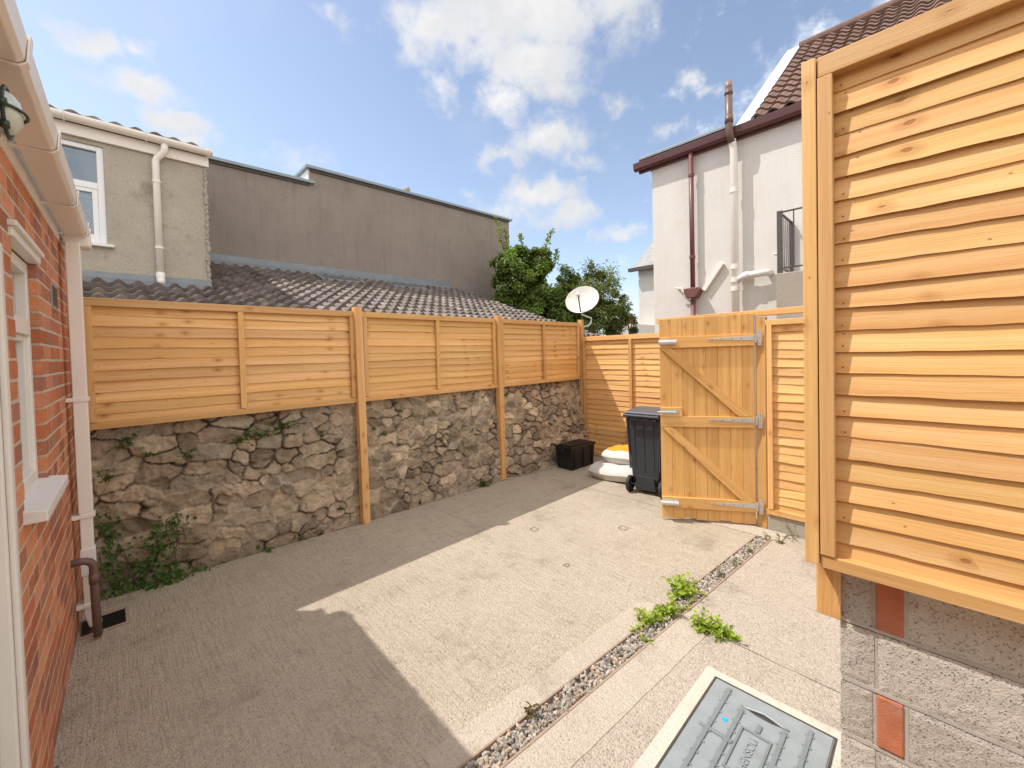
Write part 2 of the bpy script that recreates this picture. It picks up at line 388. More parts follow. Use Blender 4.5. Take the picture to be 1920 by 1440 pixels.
BLACKP = plain('black_plastic', (.009, .009, .010), .35, .3, 12)
RUBBER = plain('rubber', (.02, .02, .02), .7, .3, 12)
SACK = plain('sack_paper', (.58, .55, .51), .6, .12, 6)
ORANGE = plain('orange_print', (.78, .30, .02), .55, .1, 7)
TERRA = plain('terracotta', (.36, .25, .18), .85, .25, 14, bump=.4)
BRICKO = plain('orange_brick', (.50, .165, .08), .9, .3, 16, bump=.9, dirt=((.42, .27, .2), .8))
BLUE = plain('blue_enamel', (.02, .42, .68), .4, .1, 10)
DISHM = plain('dish_enamel', (.60, .59, .54), .5, .14, 9, dirt=((.38, .32, .24), .5))
PLINTH = render_mat('plinth_concrete', (.42, .37, .31), (.36, .315, .26), (.25, .21, .165), .6, .7, False, 90)
PEB = plain('pebble', (.36, .325, .28), .8, .25, 60)
GROUND = plain('bare_ground', (.16, .13, .09), .95, .3, 2)
CURT = plain('lamp_glass', (.62, .66, .58), .12, .05, 5)

def glass_mat(name, c, ior=2.0, rough=.03):
    m, g = mat(name); p = objc(g)
    n = g.noise(p, 2.2, 2)
    finish(g, c, rough, n, .04, .02, 0., .5, ior); return m
GLASS = glass_mat('window_glass', (.045, .055, .065), 2.6)
def clear_glass(name, tint, f=.5):
    m, g = mat(name)
    gl = g.n('ShaderNodeBsdfGlossy', {'Color': tint + (1,), 'Roughness': .02})
    tr = g.n('ShaderNodeBsdfTransparent', {'Color': (.75, .8, .82, 1)})
    fr = g.n('ShaderNodeLayerWeight', {'Blend': .35}).outputs['Fresnel']
    x = g.n('ShaderNodeMixShader', {0: g.m('ADD', f, g.m('MULTIPLY', fr, .5), clamp=True), 1: tr.outputs[0], 2: gl.outputs[0]})
    g.n('ShaderNodeOutputMaterial', {'Surface': x.outputs[0]}); return m
CLEARG = clear_glass('clear_glass', (.7, .78, .86), .13)
GLASSH = glass_mat('curtained_glass', (.36, .37, .35), 1.6, .06)

def leaf_mat(name, a, b, tr=.3):
    m, g = mat(name)
    c = g.mix(1., col_attr(g), g.mix(g.noise(objc(g), 3, 3), a, b), 'MULTIPLY')
    p = g.n('ShaderNodeBsdfPrincipled', {'Base Color': c, 'Roughness': .45, 'Specular IOR Level': .35})
    t = g.n('ShaderNodeBsdfTranslucent', {'Color': g.mix(1., c, (1.3, 1.5, .5), 'MULTIPLY')})
    x = g.n('ShaderNodeMixShader', {0: tr, 1: p.outputs[0], 2: t.outputs[0]})
    g.n('ShaderNodeOutputMaterial', {'Surface': x.outputs[0]}); return m
LEAFD = leaf_mat('laurel_leaf', (.10, .15, .028), (.15, .20, .04), .35)
LEAFO = leaf_mat('olive_leaf', (.13, .155, .045), (.17, .19, .06), .35)
LEAFI = leaf_mat('ivy_leaf', (.055, .115, .02), (.09, .15, .03))
LEAFB = leaf_mat('weed_leaf', (.27, .36, .05), (.34, .42, .07), .4)
BARK = plain('bark', (.14, .10, .07), .9, .3, 14, bump=.6)

# ------------------------------------------------------------------ ground
def quad_sheet(name, pts, m, kind='structure', th=.02):
    b = MB(); b.prism([(x, y, z - th) for x, y, z in pts], (0, 0, th)); return tag(b.build(name, m), kind=kind)
b = MB(); b.face([(-300, -300, -.06), (300, -300, -.06), (300, 300, -.06), (-300, 300, -.06)]); tag(b.build('ground', GROUND), kind='structure')
def chY(x): return 1.388 - .078 * x          # centre line of the drain channel
hw = .056
CXE = 4.12
quad_sheet('yard_floor', [(-1.2, chY(-1.2) + hw, 0), (CXE, chY(CXE) + hw, 0), (CXE, -4, 0), (6.6, -4, 0), (6.6, 4.6, 0), (-1.2, 4.6, 0)], CONC, th=.05)
quad_sheet('apron_floor', [(-1.2, -4, 0), (CXE - .004, -4, 0), (CXE - .004, chY(CXE) - hw, 0), (-1.2, chY(-1.2) - hw, 0)], APRON, th=.05)
quad_sheet('channel_bed', [(-1.2, chY(-1.2) - hw - .02, -.03), (CXE, chY(CXE) - hw - .02, -.03), (CXE, chY(CXE) + hw + .02, -.03), (-1.2, chY(-1.2) + hw + .02, -.03)], MORTAR, th=.015)
def strip(name, x0, x1, o0, o1, z, m, wob=.012, th=.02):
    b = MB(); n = max(4, int((x1 - x0) / .07)); A = []; B = []
    for i in range(n + 1):
        x = x0 + (x1 - x0) * i / n
        A.append((x, chY(x) + o0 + (rnd.uniform(-wob, wob) if abs(o0) > hw + .01 else 0), z)); B.append((x, chY(x) + o1 + (rnd.uniform(-wob, wob) if abs(o1) > hw + .01 else 0), z))
    b.prism([(x, y, z - th) for x, y, z in A + B[::-1]], (0, 0, th)); return tag(b.build(name, m), kind='structure')
strip('cement_margin', .9, 2.55, hw + .007, hw + .15, .004, CEM)
strip('cement_margin', -1.2, 2.62, -hw - .19, -hw - .007, .003, CEM, .003)
strip('channel_edging', -1.2, CXE, hw - .001, hw + .006, .004, TERRA, 0)
strip('channel_edging', -1.2, CXE, -hw - .008, -hw + .003, .006, TERRA, 0)
# cement bed round the manhole, and old slab joints
b = MB(); b.prism([(1.2, .865, -.012), (2.235, .85, -.012), (2.24, .24, -.012), (1.2, .24, -.012)], (0, 0, .018)); tag(b.build('cement_surround', concrete_mat('pale_cement', (.60, .53, .44), (.55, .475, .385), (.43, .36, .28), 0., .35)), kind='structure')
JOINT = plain('joint_dirt', (.17, .135, .10), .95, .3, 30)
def crack(name, pts, wdt=.006, z=.002):
    b = MB(); P = []
    for (x0, y0), (x1, y1) in zip(pts[:-1], pts[1:]):
        dv = V(x1 - x0, y1 - y0, 0); L = dv.length; nn = V(-dv.y, dv.x, 0) / L; n = max(2, int(L / .05))
        A = []; B = []
        for i in range(n + 1):
            q = V(x0, y0, z) + dv * (i / n) + nn * rnd.uniform(-.004, .004); h = wdt * rnd.uniform(.2, .7)
            A.append(q + nn * h); B.append(q - nn * h)
        for i in range(n): b.face([B[i], B[i + 1], A[i + 1], A[i]])
    return tag(b.build(name, m_ := JOINT), kind='structure')
crack('floor_joint', [(2.55, 4.05), (2.56, 3.0)], .004)
crack('floor_joint', [(4.15, 1.1), (4.2, 2.0), (4.2, 3.9)], .005)
crack('floor_joint', [(2.5, 1.0), (2.52, .82), (2.5, .3), (2.48, -.4)], .005)
crack('floor_joint', [(-.15, 4.18), (.8, 4.16), (1.8, 4.1), (3.7, 4.02), (4.6, 3.9)], .02)
crack('floor_joint', [(-.21, 2.6), (-.26, 1.4)], .03)
# small square cover marks in the concrete
for (x, y, s_) in ((2.88, 2.69, .035), (3.47, 2.08, .04), (2.56, 2.05, .022)):
    b = MB(); t = .006
    for (xa, xb, ya, yb) in ((-s_, s_, -s_, -s_ + t), (-s_, s_, s_ - t, s_), (-s_, -s_ + t, -s_ + t, s_ - t), (s_ - t, s_, -s_ + t, s_ - t)):
        b.face([(x + xa, y + ya, .003), (x + xb, y + ya, .003), (x + xb, y + yb, .003), (x + xa, y + yb, .003)])
    tag(b.build('floor_mark', JOINT), kind='structure')

# gravel in the channel
def pebble(b, c, r, col_):
    import bmesh
    t = (1 + 5 ** .5) / 2
    ico = [(-1, t, 0), (1, t, 0), (-1, -t, 0), (1, -t, 0), (0, -1, t), (0, 1, t), (0, -1, -t), (0, 1, -t), (t, 0, -1), (t, 0, 1), (-t, 0, -1), (-t, 0, 1)]
    fc = [(0, 11, 5), (0, 5, 1), (0, 1, 7), (0, 7, 10), (0, 10, 11), (1, 5, 9), (5, 11, 4), (11, 10, 2), (10, 7, 6), (7, 1, 8), (3, 9, 4), (3, 4, 2), (3, 2, 6), (3, 6, 8), (3, 8, 9), (4, 9, 5), (2, 4, 11), (6, 2, 10), (8, 6, 7), (9, 8, 1)]
    q = Quaternion((rnd.gauss(0, 1), rnd.gauss(0, 1), rnd.gauss(0, 1), rnd.gauss(0, 1))).normalized()
    sx, sy, sz = r * rnd.uniform(.8, 1.5), r * rnd.uniform(.6, 1.), r * rnd.uniform(.4, .75)
    P = []
    for p in ico:
        v = Vector(p) / 1.9 * rnd.uniform(.82, 1.15); v = q @ V(v.x * sx, v.y * sy, v.z * sz); P.append(v + Vector(c))
    b.shared(P, fc, None, col_)
b = MB()
for i in range(4200):
    x = rnd.uniform(-.3, CXE - .01); y = chY(x) + rnd.uniform(-hw + .008, hw - .010); r = rnd.uniform(.007, .0155)
    k = rnd.choice((.5, .75, .9, 1., 1.2, 1.45)); tint = rnd.choice(((1, .93, .85), (1, 1, 1), (.95, .97, 1), (1.05, .85, .72)))
    pebble(b, (x, y, -.016 + rnd.uniform(0, .019)), r, tuple(k * t for t in tint))
tag(b.build('gravel', PEB), 'loose grey and pinkish gravel filling the drain channel', 'gravel', kind='stuff')

b = MB()
for i in range(420):
    m_ = rnd.random()
    if m_ < .35: y = rnd.uniform(1.6, 3.7); x = -.312 + .0357 * y + .02 + abs(rnd.gauss(0, .05))
    elif m_ < .7: x = rnd.uniform(.1, 4.5); y = 4.16 - .05 * x - abs(rnd.gauss(0, .05)) - (.02 if x > 3 else .0)
    elif m_ < .85: x = rnd.uniform(.4, 4.0); y = chY(x) + rnd.choice((-1, 1)) * (hw + .02 + abs(rnd.gauss(0, .05)))
    else: x = rnd.uniform(.2, 3.9); y = rnd.uniform(1.5, 3.9)
    k = rnd.choice((.35, .6, .9, 1.3, 1.7)); pebble(b, (x, y, .001), rnd.uniform(.002, .006), (k, k * .92, k * .8))
tag(b.build('loose_grit', PEB), 'scattered loose grit and crumbs along the walls and drain', 'grit', kind='stuff')

# ------------------------------------------------------------------ manhole cover
def manhole():
    t = thing('manhole_cover', 'galvanised steel inspection cover set in pale cement beside the drain', 'manhole cover', (1.52, .545, .0))
    X0, X1, Y0, Y1 = 0., .655, -.238, .238
    boxo('cover_plate', COVER, t, X0, X1, Y0, Y1, -.01, .012, .003, (1, 1, 1))
    b = MB()
    for (a, b_, c_, d_) in ((X0 - .012, X1 + .012, Y1 + .003, Y1 + .012), (X0 - .012, X1 + .012, Y0 - .012, Y0 - .003), (X1 + .003, X1 + .012, Y0 - .003, Y1 + .003)):
        b.box(a, b_, c_, d_, -.01, .0095)
    b.build('cover_frame', DARKM, t)
    b = MB()
    for y in (.165, .085, -.0, -.085, -.165):
        x0, x1 = .02, X1 - .03
        if abs(y) < .01: segs = [(x0, .2), (.455, .50)]
        elif abs(y - .085) < .001 or abs(y + .085) < .001: segs = [(x0, .54)]
        else: segs = [(x0, x1)]
        for s0, s1 in segs: b.box(s0, s1, y - .009, y + .009, .012, .020)
        if abs(y) > .01:
            for k in range(9):
                x = .05 + k * .068
                if x < segs[0][1]: b.box(x - .005, x + .005, y - .017, y + .017, .012, .0165)
    for x, y0, y1 in ((.335, .062, .20), (.335, -.20, -.062), (.09, -.165, .165)): b.box(x - .008, x + .008, y0, y1, .012, .019)
    b.c = [(.74, .74, .73)] * len(b.c); b.build('raised_rib', COVER, t, .004)
    b = MB()
    for (a, b_, c_, d_) in ((.20, .445, .050, .060), (.20, .445, -.060, -.050), (.20, .21, -.0495, .0495), (.435, .445, -.0495, .0495)): b.box(a, b_, c_, d_, .012, .0195)
    b.c = [(.74, .74, .73)] * len(b.c); np_ = b.build('name_plate', COVER, t, .0015)
    cu = bpy.data.curves.new('lettering', 'FONT'); cu.body = 'HENSOLI'; cu.size = .045; cu.extrude = .0025; cu.align_x = 'CENTER'; cu.align_y = 'CENTER'
    tmp = bpy.data.objects.new('lettering', cu); col.objects.link(tmp)
    dg = bpy.context.evaluated_depsgraph_get(); me = bpy.data.meshes.new_from_object(tmp.evaluated_get(dg)); bpy.data.objects.remove(tmp)
    me.materials.clear(); me.materials.append(COVER)
    ca = me.color_attributes.new('Col', 'FLOAT_COLOR', 'CORNER'); ca.data.foreach_set('color', np.ones(len(me.loops) * 4, 'f'))
    lo = bpy.data.objects.new('lettering', me); col.objects.link(lo); lo.parent = np_; lo.location = (.323, .0, .0145); lo.rotation_euler = (0, 0, 0)
    # lifting handle: sunk slot with a curved bar
    b = MB(); b.prism([(.56, -.085, .0122), (.548, -.03, .0122), (.548, .03, .0122), (.56, .085, .0122), (.57, .03, .0122), (.57, -.03, .0122)], (0, 0, .0008)); b.build('handle_slot', DARKM, t)
    b = MB(); b.tube([(.56, -.095, .015), (.56, -.07, .016), (.566, -.03, .020), (.57, .0, .022), (.566, .03, .020), (.56, .07, .016), (.56, .095, .015)], .0055, 8); b.build('lifting_handle', COVER, t, smooth=True)
    b = MB(); b.lathe([(0., .003), (.010, .003), (.012, .0)], (.43, .125, .0125), n=20); b.build('marker_dot', BLUE, t)
manhole()

# ------------------------------------------------------------------ timber fence panels
def slat(b, x0, x1, z0, z1, yb, yt, th, n=22, amp=.004, uv0=None, nails=()):
    """one waney board: lower edge proud, upper edge tucked behind"""
    ou, ov = uv0 or (rnd.uniform(0, 40), rnd.uniform(0, 40)); k = rnd.uniform(.85, 1.10); c = (k, k * rnd.uniform(.97, 1.03), k * rnd.uniform(.93, 1.07))
    for xn in nails:
        q = .0022; xx = xn + rnd.uniform(-.004, .004); zz = z0 + .018 + rnd.uniform(-.004, .004); yy = yb + (yt - yb) * .25 - .0025
        b.face([(xx - q, yy, zz - q), (xx + q, yy, zz - q), (xx + q, yy, zz + q), (xx - q, yy, zz + q)], None, (.13, .10, .09))
    P = []; U = []; ph = rnd.uniform(0, 6); f = rnd.uniform(3, 7); tilt = rnd.uniform(-.003, .003)
    for i in range(n + 1):
        a = i / n; x = x0 + (x1 - x0) * a
        e = amp * (math.sin(ph + f * a * 2) * .6 + rnd.uniform(-.45, .45)) + tilt * (a - .5)
        bow = .003 * math.sin(ph * 2 + a * 5)
        for (y, z, uvv) in ((yb + bow, z0 + e, 0), (yb + bow + th, z0 + e + .001, th), (yt + bow + th, z1, th + z1 - z0), (yt + bow, z1, 0 + z1 - z0)):
            P.append((x, y, z)); U.append((ou + x - x0, ov + uvv))
    fs = [(i * 4 + j, i * 4 + 4 + j, i * 4 + 4 + (j + 1) % 4, i * 4 + (j + 1) % 4) for i in range(n) for j in range(4)]
    fs = [f_[::-1] for f_ in fs] + [(0, 1, 2, 3), (n * 4 + 3, n * 4 + 2, n * 4 + 1, n * 4)]
    b.shared(P, fs, U, c)
def panel(label, loc, rz, W, Ht, n, battens, rail_t=.055, rail_b=.05, bw=.042, amp=.004, top_cap=True):
    """local x along the panel, front is -y"""
    t = thing('lap_fence', label, 'fence', loc, rz, 'wooden lap fence panels round the yard')
    b = MB(); zb = rail_b * .6; pit = (Ht - rail_t * .6 - zb) / n
    ns_ = [x + s_ for x in battens for s_ in (-.045, .045) if .01 < x + s_ < W - .01] + [W * .27, W * .74]
    uv0 = (rnd.uniform(0, 40), rnd.uniform(0, 40))
    for k in range(n):
        uv0 = (rnd.uniform(0, 40), rnd.uniform(0, 40)) if rnd.random() < .28 else (uv0[0] + rnd.uniform(-.03, .03), uv0[1] + rnd.uniform(-.012, .012))
        slat(b, .004, W - .004, zb + k * pit - .006, zb + (k + 1) * pit + .032, -.020, -.005, .0075, amp=amp, n=int(14 + W * 8), uv0=uv0, nails=ns_)
    b.build('lap_boarding', WOOD, t)
    one('top_rail', WOODP, t, lambda b: b.board((0, -.052, Ht - rail_t), (W, 0, 0), (0, 0, rail_t), (0, .062, 0)), .003)
    one('bottom_rail', WOODP, t, lambda b: b.board((0, -.050, 0), (W, 0, 0), (0, 0, rail_b), (0, .058, 0)), .003)
    for x in battens:
        one('batten', WOODP, t, lambda b: b.board((x - bw / 2, -.056, rail_b + .002), (0, 0, Ht - rail_t - rail_b - .004), (bw, 0, 0), (0, .036, 0)), .003)
    b = MB()
    for k in range(n):
        for x in battens:
            pass
    return t
def post(label, x0, x1, y0, y1, z1, z0=0., lean=(0, 0)):
    b = MB(); b.board((0, 0, z0), (lean[0], lean[1], z1 - z0), (x1 - x0, 0, 0), (0, y1 - y0, 0))
    o = b.build('fence_post', WOODP, None, .004, loc=(x0, y0, 0))
    return tag(o, label, 'fence post', 'square timber fence posts')
PF = 4.122
panel('wide lap panel on the stone wall between the white downpipe and the first tall post', (-.10, PF, 1.234), 0, 1.905, .915, 11, (.03, .93, 1.875))
panel('lap panel on the stone wall between the two tall posts', (1.885, PF, 1.234), 0, 1.83, .915, 11, (.025, .91, 1.80))
panel('lap panel on the stone wall nearest the satellite dish', (3.80, PF, 1.234), 0, 1.752, .915, 11, (.025, .88, 1.728))
post('timber post in front of the stone wall, left and nearest of the tall pair', 1.808, 1.883, 4.03, 4.108, 2.19, lean=(-.015, 0))
post('timber post in front of the stone wall, right and farther of the tall pair', 3.722, 3.797, 4.03, 4.108, 2.19, lean=(-.012, 0))
post('corner post where stone wall fence meets the end fence', 5.572, 5.645, 4.045, 4.12, 2.20)
panel('tall lap panel at the end of the yard behind the black wheelie bin', (5.62, 4.035, .02), -R(90), 1.93, 1.90, 23, (.03, .86, 1.0 + .88), rail_t=.07, bw=.045)
panel('tall narrow lap panel between the gate post and the near right fence', (4.345, 1.085, .155), -R(90), .95, 1.78, 22, (.03, .90), rail_t=.05, rail_b=.05, bw=.04)
panel('large near lap panel mounted over the concrete block wall on the right', (1.925, .30, .872), -R(90), 1.83, 1.86, 23, (.022, .915, 1.80), rail_t=.072, rail_b=.048, bw=.044, amp=.0036)
t = thing('fence_post', 'end post of the near right fence with a full height cover board', 'fence post', (1.97, .25, 0), 0, 'square timber fence posts')
one('post_core', WOODP, t, lambda b: b.board((.0, .004, .645), (0, 0, 2.0), (.014, 0, 0), (0, .076, 0)), .003)
one('cover_board', WOODP, t, lambda b: b.board((-.105, .053, .882), (0, 0, 1.852), (.03, 0, 0), (0, .043, 0)), .003)
one('post_shaft', WOODP, t, lambda b: b.board((-.072, .056, .885), (0, 0, 1.84), (.07, 0, 0), (0, .03, 0)), .003)

# ------------------------------------------------------------------ gate, its posts and rail
def gate():
    W = .833; e = Vector((.498, -.867, 0))
    t = thing('garden_gate', 'boarded timber gate standing ajar with two diagonal braces and strap hinges', 'gate', (3.907, 1.904, 0), math.atan2(e.y, e.x))
    b = MB(); n = 8; bw = W / n
    for i in range(n):
        k = rnd.uniform(.88, 1.08)
        top = 1.985 + .003 * i; bot = .022 + (.012 if i in (2, 5) else 0)
        b.board((i * bw + .0003, 0, bot), (0, 0, top - bot), (bw - .0006, 0, 0), (0, .02, 0), (k, k * .99, k * .96))
    b.build('gate_boards', WOODG, t, .004)
    for z0, z1 in ((1.70, 1.806), (.932, 1.032), (.138, .240)):
        one('ledge', WOODG, t, lambda b: b.board((.0, -.028, z0), (W - .005, 0, .008), (0, 0, z1 - z0), (0, .0275, 0)), .003)
    def brace(x0, z0, x1, z1, wd=.105):
        b = MB(); b.prism([(x0, -.026, z0), (x0 + wd * .95, -.026, z0), (x1, -.026, z1), (x1 - wd * 1.15, -.026, z1)], (0, .0258, 0))
        # uv along the brace
        L = math.hypot(x1 - x0, z1 - z0); ux, uz = (x1 - x0) / L, (z1 - z0) / L
        b.uv = []
        for f in b.f:
            for i in f: x, y, z = b.v[i]; b.uv.append((x * ux + z * uz + 3, -x * uz + z * ux + 5 + y))
        b.build('brace', WOODG, t, .003)
    brace(.004, 1.698, .812, 1.042); brace(.006, .930, .822, .248)
    for z in (1.775, 1.008, .205):
        h = MB()
        h.prism([(W - .012, -.0335, z - .022), (W - .012, -.0335, z + .022), (.43, -.0335, z + .005), (.43, -.0335, z - .005)], (0, .005, 0))
        hg = h.build('hinge', GALV, t, .001)
        one('hinge_plate', GALV, hg, lambda b: b.box(W + .018, W + .052, -.0345, -.0295, z - .07, z + .07, (1, 1, 1)), .001)
        one('hinge_pin', GALV, hg, lambda b: b.tube([(W + .004, -.033, z - .04), (W + .004, -.033, z + .04)], .008, 10))
        for x, zz in ((.47, z), (.55, z), (.64, z), (.72, z), (W + .035, z - .05), (W + .035, z + .05), (W + .035, z)): one('screw', DARKM, hg, lambda b: b.lathe([(0, .003), (.0035, .002), (.005, 0)], (x, -.0335, zz), (0, -1, 0), 8))
    # keep block, bolt and two spring tubes on the free edge
    one('bolt_block', WOODG, t, lambda b: b.board((.0, -.028, 1.034), (.195, 0, 0), (0, 0, .088), (0, .0275, 0)), .003)
    bo = one('tower_bolt', GALV, t, lambda b: (b.box(.01, .16, -.032, -.0285, 1.055, 1.10, (1, 1, 1)), b.tube([(-.03, -.04, 1.078), (.14, -.04, 1.078)], .008, 10), b.tube([(.11, -.04, 1.078), (.11, -.066, 1.078)], .005, 8)), .001)
    for z in (1.757, .188):
        one('latch_tube', GALV, t, lambda b: (b.tube([(-.012, -.052, z), (.15, -.052, z)], .022, 14), b.box(.0, .14, -.033, -.0285, z - .03, z + .03, (1, 1, 1))), .001)
gate()
post('gate post carrying three hinges', 4.335, 4.41, 1.095, 1.178, 1.965)
post('latch post behind the free edge of the open gate', 4.42, 4.49, 2.03, 2.105, 1.965)
b = MB(); b.board((4.325, 2.14, 1.969), (0, -2.1, .02), (.08, 0, 0), (0, 0, .055))
tag(b.build('gate_rail', WOODP, None, .003), 'long horizontal timber rail over the gate and narrow panel', 'rail')
panel('short lap panel joining the end fence to the latch post behind the open gate', (4.50, 2.075, .02), 0, 1.1, 1.88, 20, (.03, 1.07))
b = MB(); b.box(4.315, 4.45, -.6, 1.088, -.04, .15)
tag(b.build('concrete_plinth', PLINTH, None, .008), 'low concrete plinth under the narrow panel beside the gate post', 'plinth')
tag(boxo('gate_threshold', CEM, None, 4.12, 4.31, .93, 1.95, -.03, .012, .006, (1, 1, 1)), kind='structure')

# ------------------------------------------------------------------ block wall on the right
def block_wall():
    t = thing('block_wall', 'rough concrete block wall with orange brick inserts under the near fence', 'wall', (1.985, .257, 0))
    GM = plain('grey_mortar', (.47, .42, .365), .95, .25, 18, bump=.6, spec=.2); ms = MB()
    b = MB(); joints = [0, .204, .418, .645, .868]
    b.box(.016, .10, -1.9, -.004, 0, .872); b.build('mortar_core', GM, t)
    b = MB(); br = []
    for k in range(4):
        z0, z1 = joints[k] + .008, joints[k + 1] - .010
        for q in range(24): ms.box(.0005 + rnd.uniform(-.0008, .0012), .05, -1.9 + q * .079, -1.9 + (q + 1) * .079 - .0002, z1 + rnd.uniform(.0025, .006), z1 + .018, (1, 1, 1))
        y = 0
        if k in (1, 3):
            widths = [.092, 'brick', .44, .44, .44, .44]
        else: widths = [.098, .44, .44, .44, .44]
        for wd in widths:
            if wd == 'brick': br.append((y, z0, z1)); ms.box(.001, .05, y - .086, y - .074, z0, z1, (1, 1, 1)); y -= .074 + .012; continue
            kk = rnd.uniform(.86, 1.1)
            # rough face as a small displaced grid
            nx, nz = max(4, int(wd / .02)), 10; P = []; U = []
            for i in range(nx + 1):
                for j in range(nz + 1):
                    u, v = i / nx, j / nz
                    edge = min(u, 1 - u, 1e9) * wd, min(v, 1 - v) * (z1 - z0)
                    dpt = -.002 + (.004 if min(edge) < .004 else 0) + rnd.uniform(-.0008, .0008)
                    jx = 0 if i in (0, nx) else rnd.uniform(-.004, .004)
                    P.append((dpt, y - u * wd + jx + (rnd.uniform(-.002, .002)), z0 + v * (z1 - z0) + rnd.uniform(-.002, .002))); U.append((u, v))
            fs = [(i * (nz + 1) + j, i * (nz + 1) + j + 1, (i + 1) * (nz + 1) + j + 1, (i + 1) * (nz + 1) + j) for i in range(nx) for j in range(nz)]
            b.shared(P, fs, U, (kk, kk * .99, kk * .97))
            b.box(.002, .06, y - wd, y, z0, z1, (kk, kk, kk))
            ms.box(.004, .05, y - wd - .012, y - wd, z0, z1, (1, 1, 1))
            y -= wd + .012
    ms.build('mortar_joint', GM, t)
    b.build('block_course', BLOCK, t)
    for (y, z0, z1) in br: one('brick_insert', BRICKO, t, lambda b: b.box(-.005, .05, y - .074, y, z0 + (.0 if z0 > .5 else .004), z1, (1, 1, 1)), .006)
block_wall()

# ------------------------------------------------------------------ rubble stone wall
def stone_wall():
    nx, nz = 640, 150; X = np.linspace(-.32, 5.68, nx); Z = np.linspace(-.04, 1.36, nz)
    gx, gz = np.meshgrid(X, Z, indexing='ij')
    rg = np.random.default_rng(21); seeds = []
    z = -.02
    while z < 1.4:
        hgt = rg.uniform(.08, .165); x = -.5 + rg.uniform(0, .2)
        while x < 5.9:
            big = 1.12 if x < 1.3 else .72
            wd = rg.uniform(.11, .34) * big
            if rg.random() < .2: wd *= .5
            cz = z + hgt / 2 + rg.uniform(-.25, .25) * hgt
            if wd > .24 or rg.random() < .6: seeds.append((x + wd / 2, cz, wd))
            else:
                seeds.append((x + wd / 2 + rg.uniform(-.03, .03), cz - hgt * .27, wd)); seeds.append((x + wd / 2 + rg.uniform(-.03, .03), cz + hgt * .27, wd))
            x += wd
        z += hgt
    S = np.array(seeds)
    wx = gx + (fbm(gx, gz, 6, 3) - .47) * .055 + (fbm(gx, gz, 25, 4) - .47) * .026
    wz = gz + (fbm(gx, gz, 6, 9) - .47) * .055 + (fbm(gx, gz, 25, 14) - .47) * .026
    f1 = np.full(gx.shape, 9.); f2 = np.full(gx.shape, 9.); idx = np.zeros(gx.shape, int)
    for i, (sx, sz, wd) in enumerate(S):
        ax = np.clip(wd / .17, .75, 2.2)
        dist = np.sqrt(((wx - sx) / ax) ** 2 + (wz - sz) ** 2)
        dist = .45 * dist + .55 * np.maximum(np.abs(wx - sx) / ax, np.abs(wz - sz))
        c = dist < f1; f2 = np.where(c, f1, np.minimum(f2, dist)); idx = np.where(c, i, idx); f1 = np.where(c, dist, f1)
    e = f2 - f1
    tone = rg.random(len(S)); hue = rg.random(len(S)); off = rg.uniform(-.016, .022, len(S)); tx = rg.uniform(-.12, .12, len(S)); tz = rg.uniform(-.16, .12, len(S))
    wj = .55 + .9 * fbm(gx, gz, 5, 88, 3)
    body = sstep(.0, .014, e / wj)
    facet = off[idx] + tx[idx] * (wx - S[idx, 0]) + tz[idx] * (wz - S[idx, 1])
    rough = (fbm(gx, gz, 18, 30, 5) - .47) * .05 + (fbm(gx, gz, 60, 40, 3) - .45) * .024
    stone_h = .022 + facet + rough
    fill = sstep(.35, .52, .5 * fbm(gx, gz, 2.6, 55, 4) + .5 * fbm(gx, gz, 9, 56, 3))          # how far the joints are pointed
    mort = -.026 + .044 * fill + (fbm(gx, gz, 40, 60, 3) - .45) * .012
    h = stone_h * body + mort * (1 - body)
    base_y = np.interp(gx, [-.4, .0, .5, 1.8, 3.75, 4.6, 5.7], [4.27, 4.25, 4.20, 4.135, 4.075, 3.97, 3.95])
    y = base_y + (4.175 - base_y) * np.clip(gz / 1.2, 0, 1) - h
    pal = np.array([(.40, .305, .205), (.35, .27, .19), (.42, .33, .235), (.29, .225, .16), (.47, .36, .25), (.385, .285, .205), (.37, .305, .23), (.51, .39, .27)])
    sc_ = pal[(hue * len(pal)).astype(int)] * (.68 + .55 * tone)[:, None]
    mc = np.array([.48, .385, .275]); dc = np.array([.15, .11, .075])
    mcol = dc + (mc - dc) * fill[..., None]
    bb = sstep(.004, .016, e / wj)[..., None]
    C = sc_[idx] * (.72 + .6 * fbm(gx, gz, 14, 201, 5))[..., None] * bb + mcol * (1 - bb)
    # lime smears run over some stones
    sm = (sstep(.54, .68, fbm(gx, gz, 3.4, 77, 5)) * .16)[..., None]
    C = C * (1 - sm) + np.array([.56, .46, .34]) * sm
    dirt = (sstep(.5, .7, fbm(gx, gz, 4.2, 123, 5)) * .45 + .35 * sstep(.25, .0, gz) * fbm(gx, gz, 8, 9, 3))[..., None]
    C = C * (1 - dirt) + C * dirt * np.array([.5, .5, .44])
    verts = np.stack([gx, y, gz], -1).reshape(-1, 3)
    ii, jj = np.meshgrid(np.arange(nx - 1), np.arange(nz - 1), indexing='ij'); a = (ii * nz + jj).ravel()
    faces = np.stack([a, a + nz, a + nz + 1, a + 1], -1)
    # body behind the face
    n0 = len(verts)
    back = np.array([(-.32, 4.5, -.04), (5.68, 4.5, -.04), (5.68, 4.5, 1.36), (-.32, 4.5, 1.36), (-.32, 4.24, 1.36), (5.68, 4.24, 1.36)])
    me = bpy.data.meshes.new('stone_wall')
    fl = faces.tolist() + [[n0 + 1, n0, n0 + 3, n0 + 2], [n0 + 3, n0 + 4, n0 + 5, n0 + 2]]
    me.from_pydata(np.vstack([verts, back]).tolist(), [], fl)
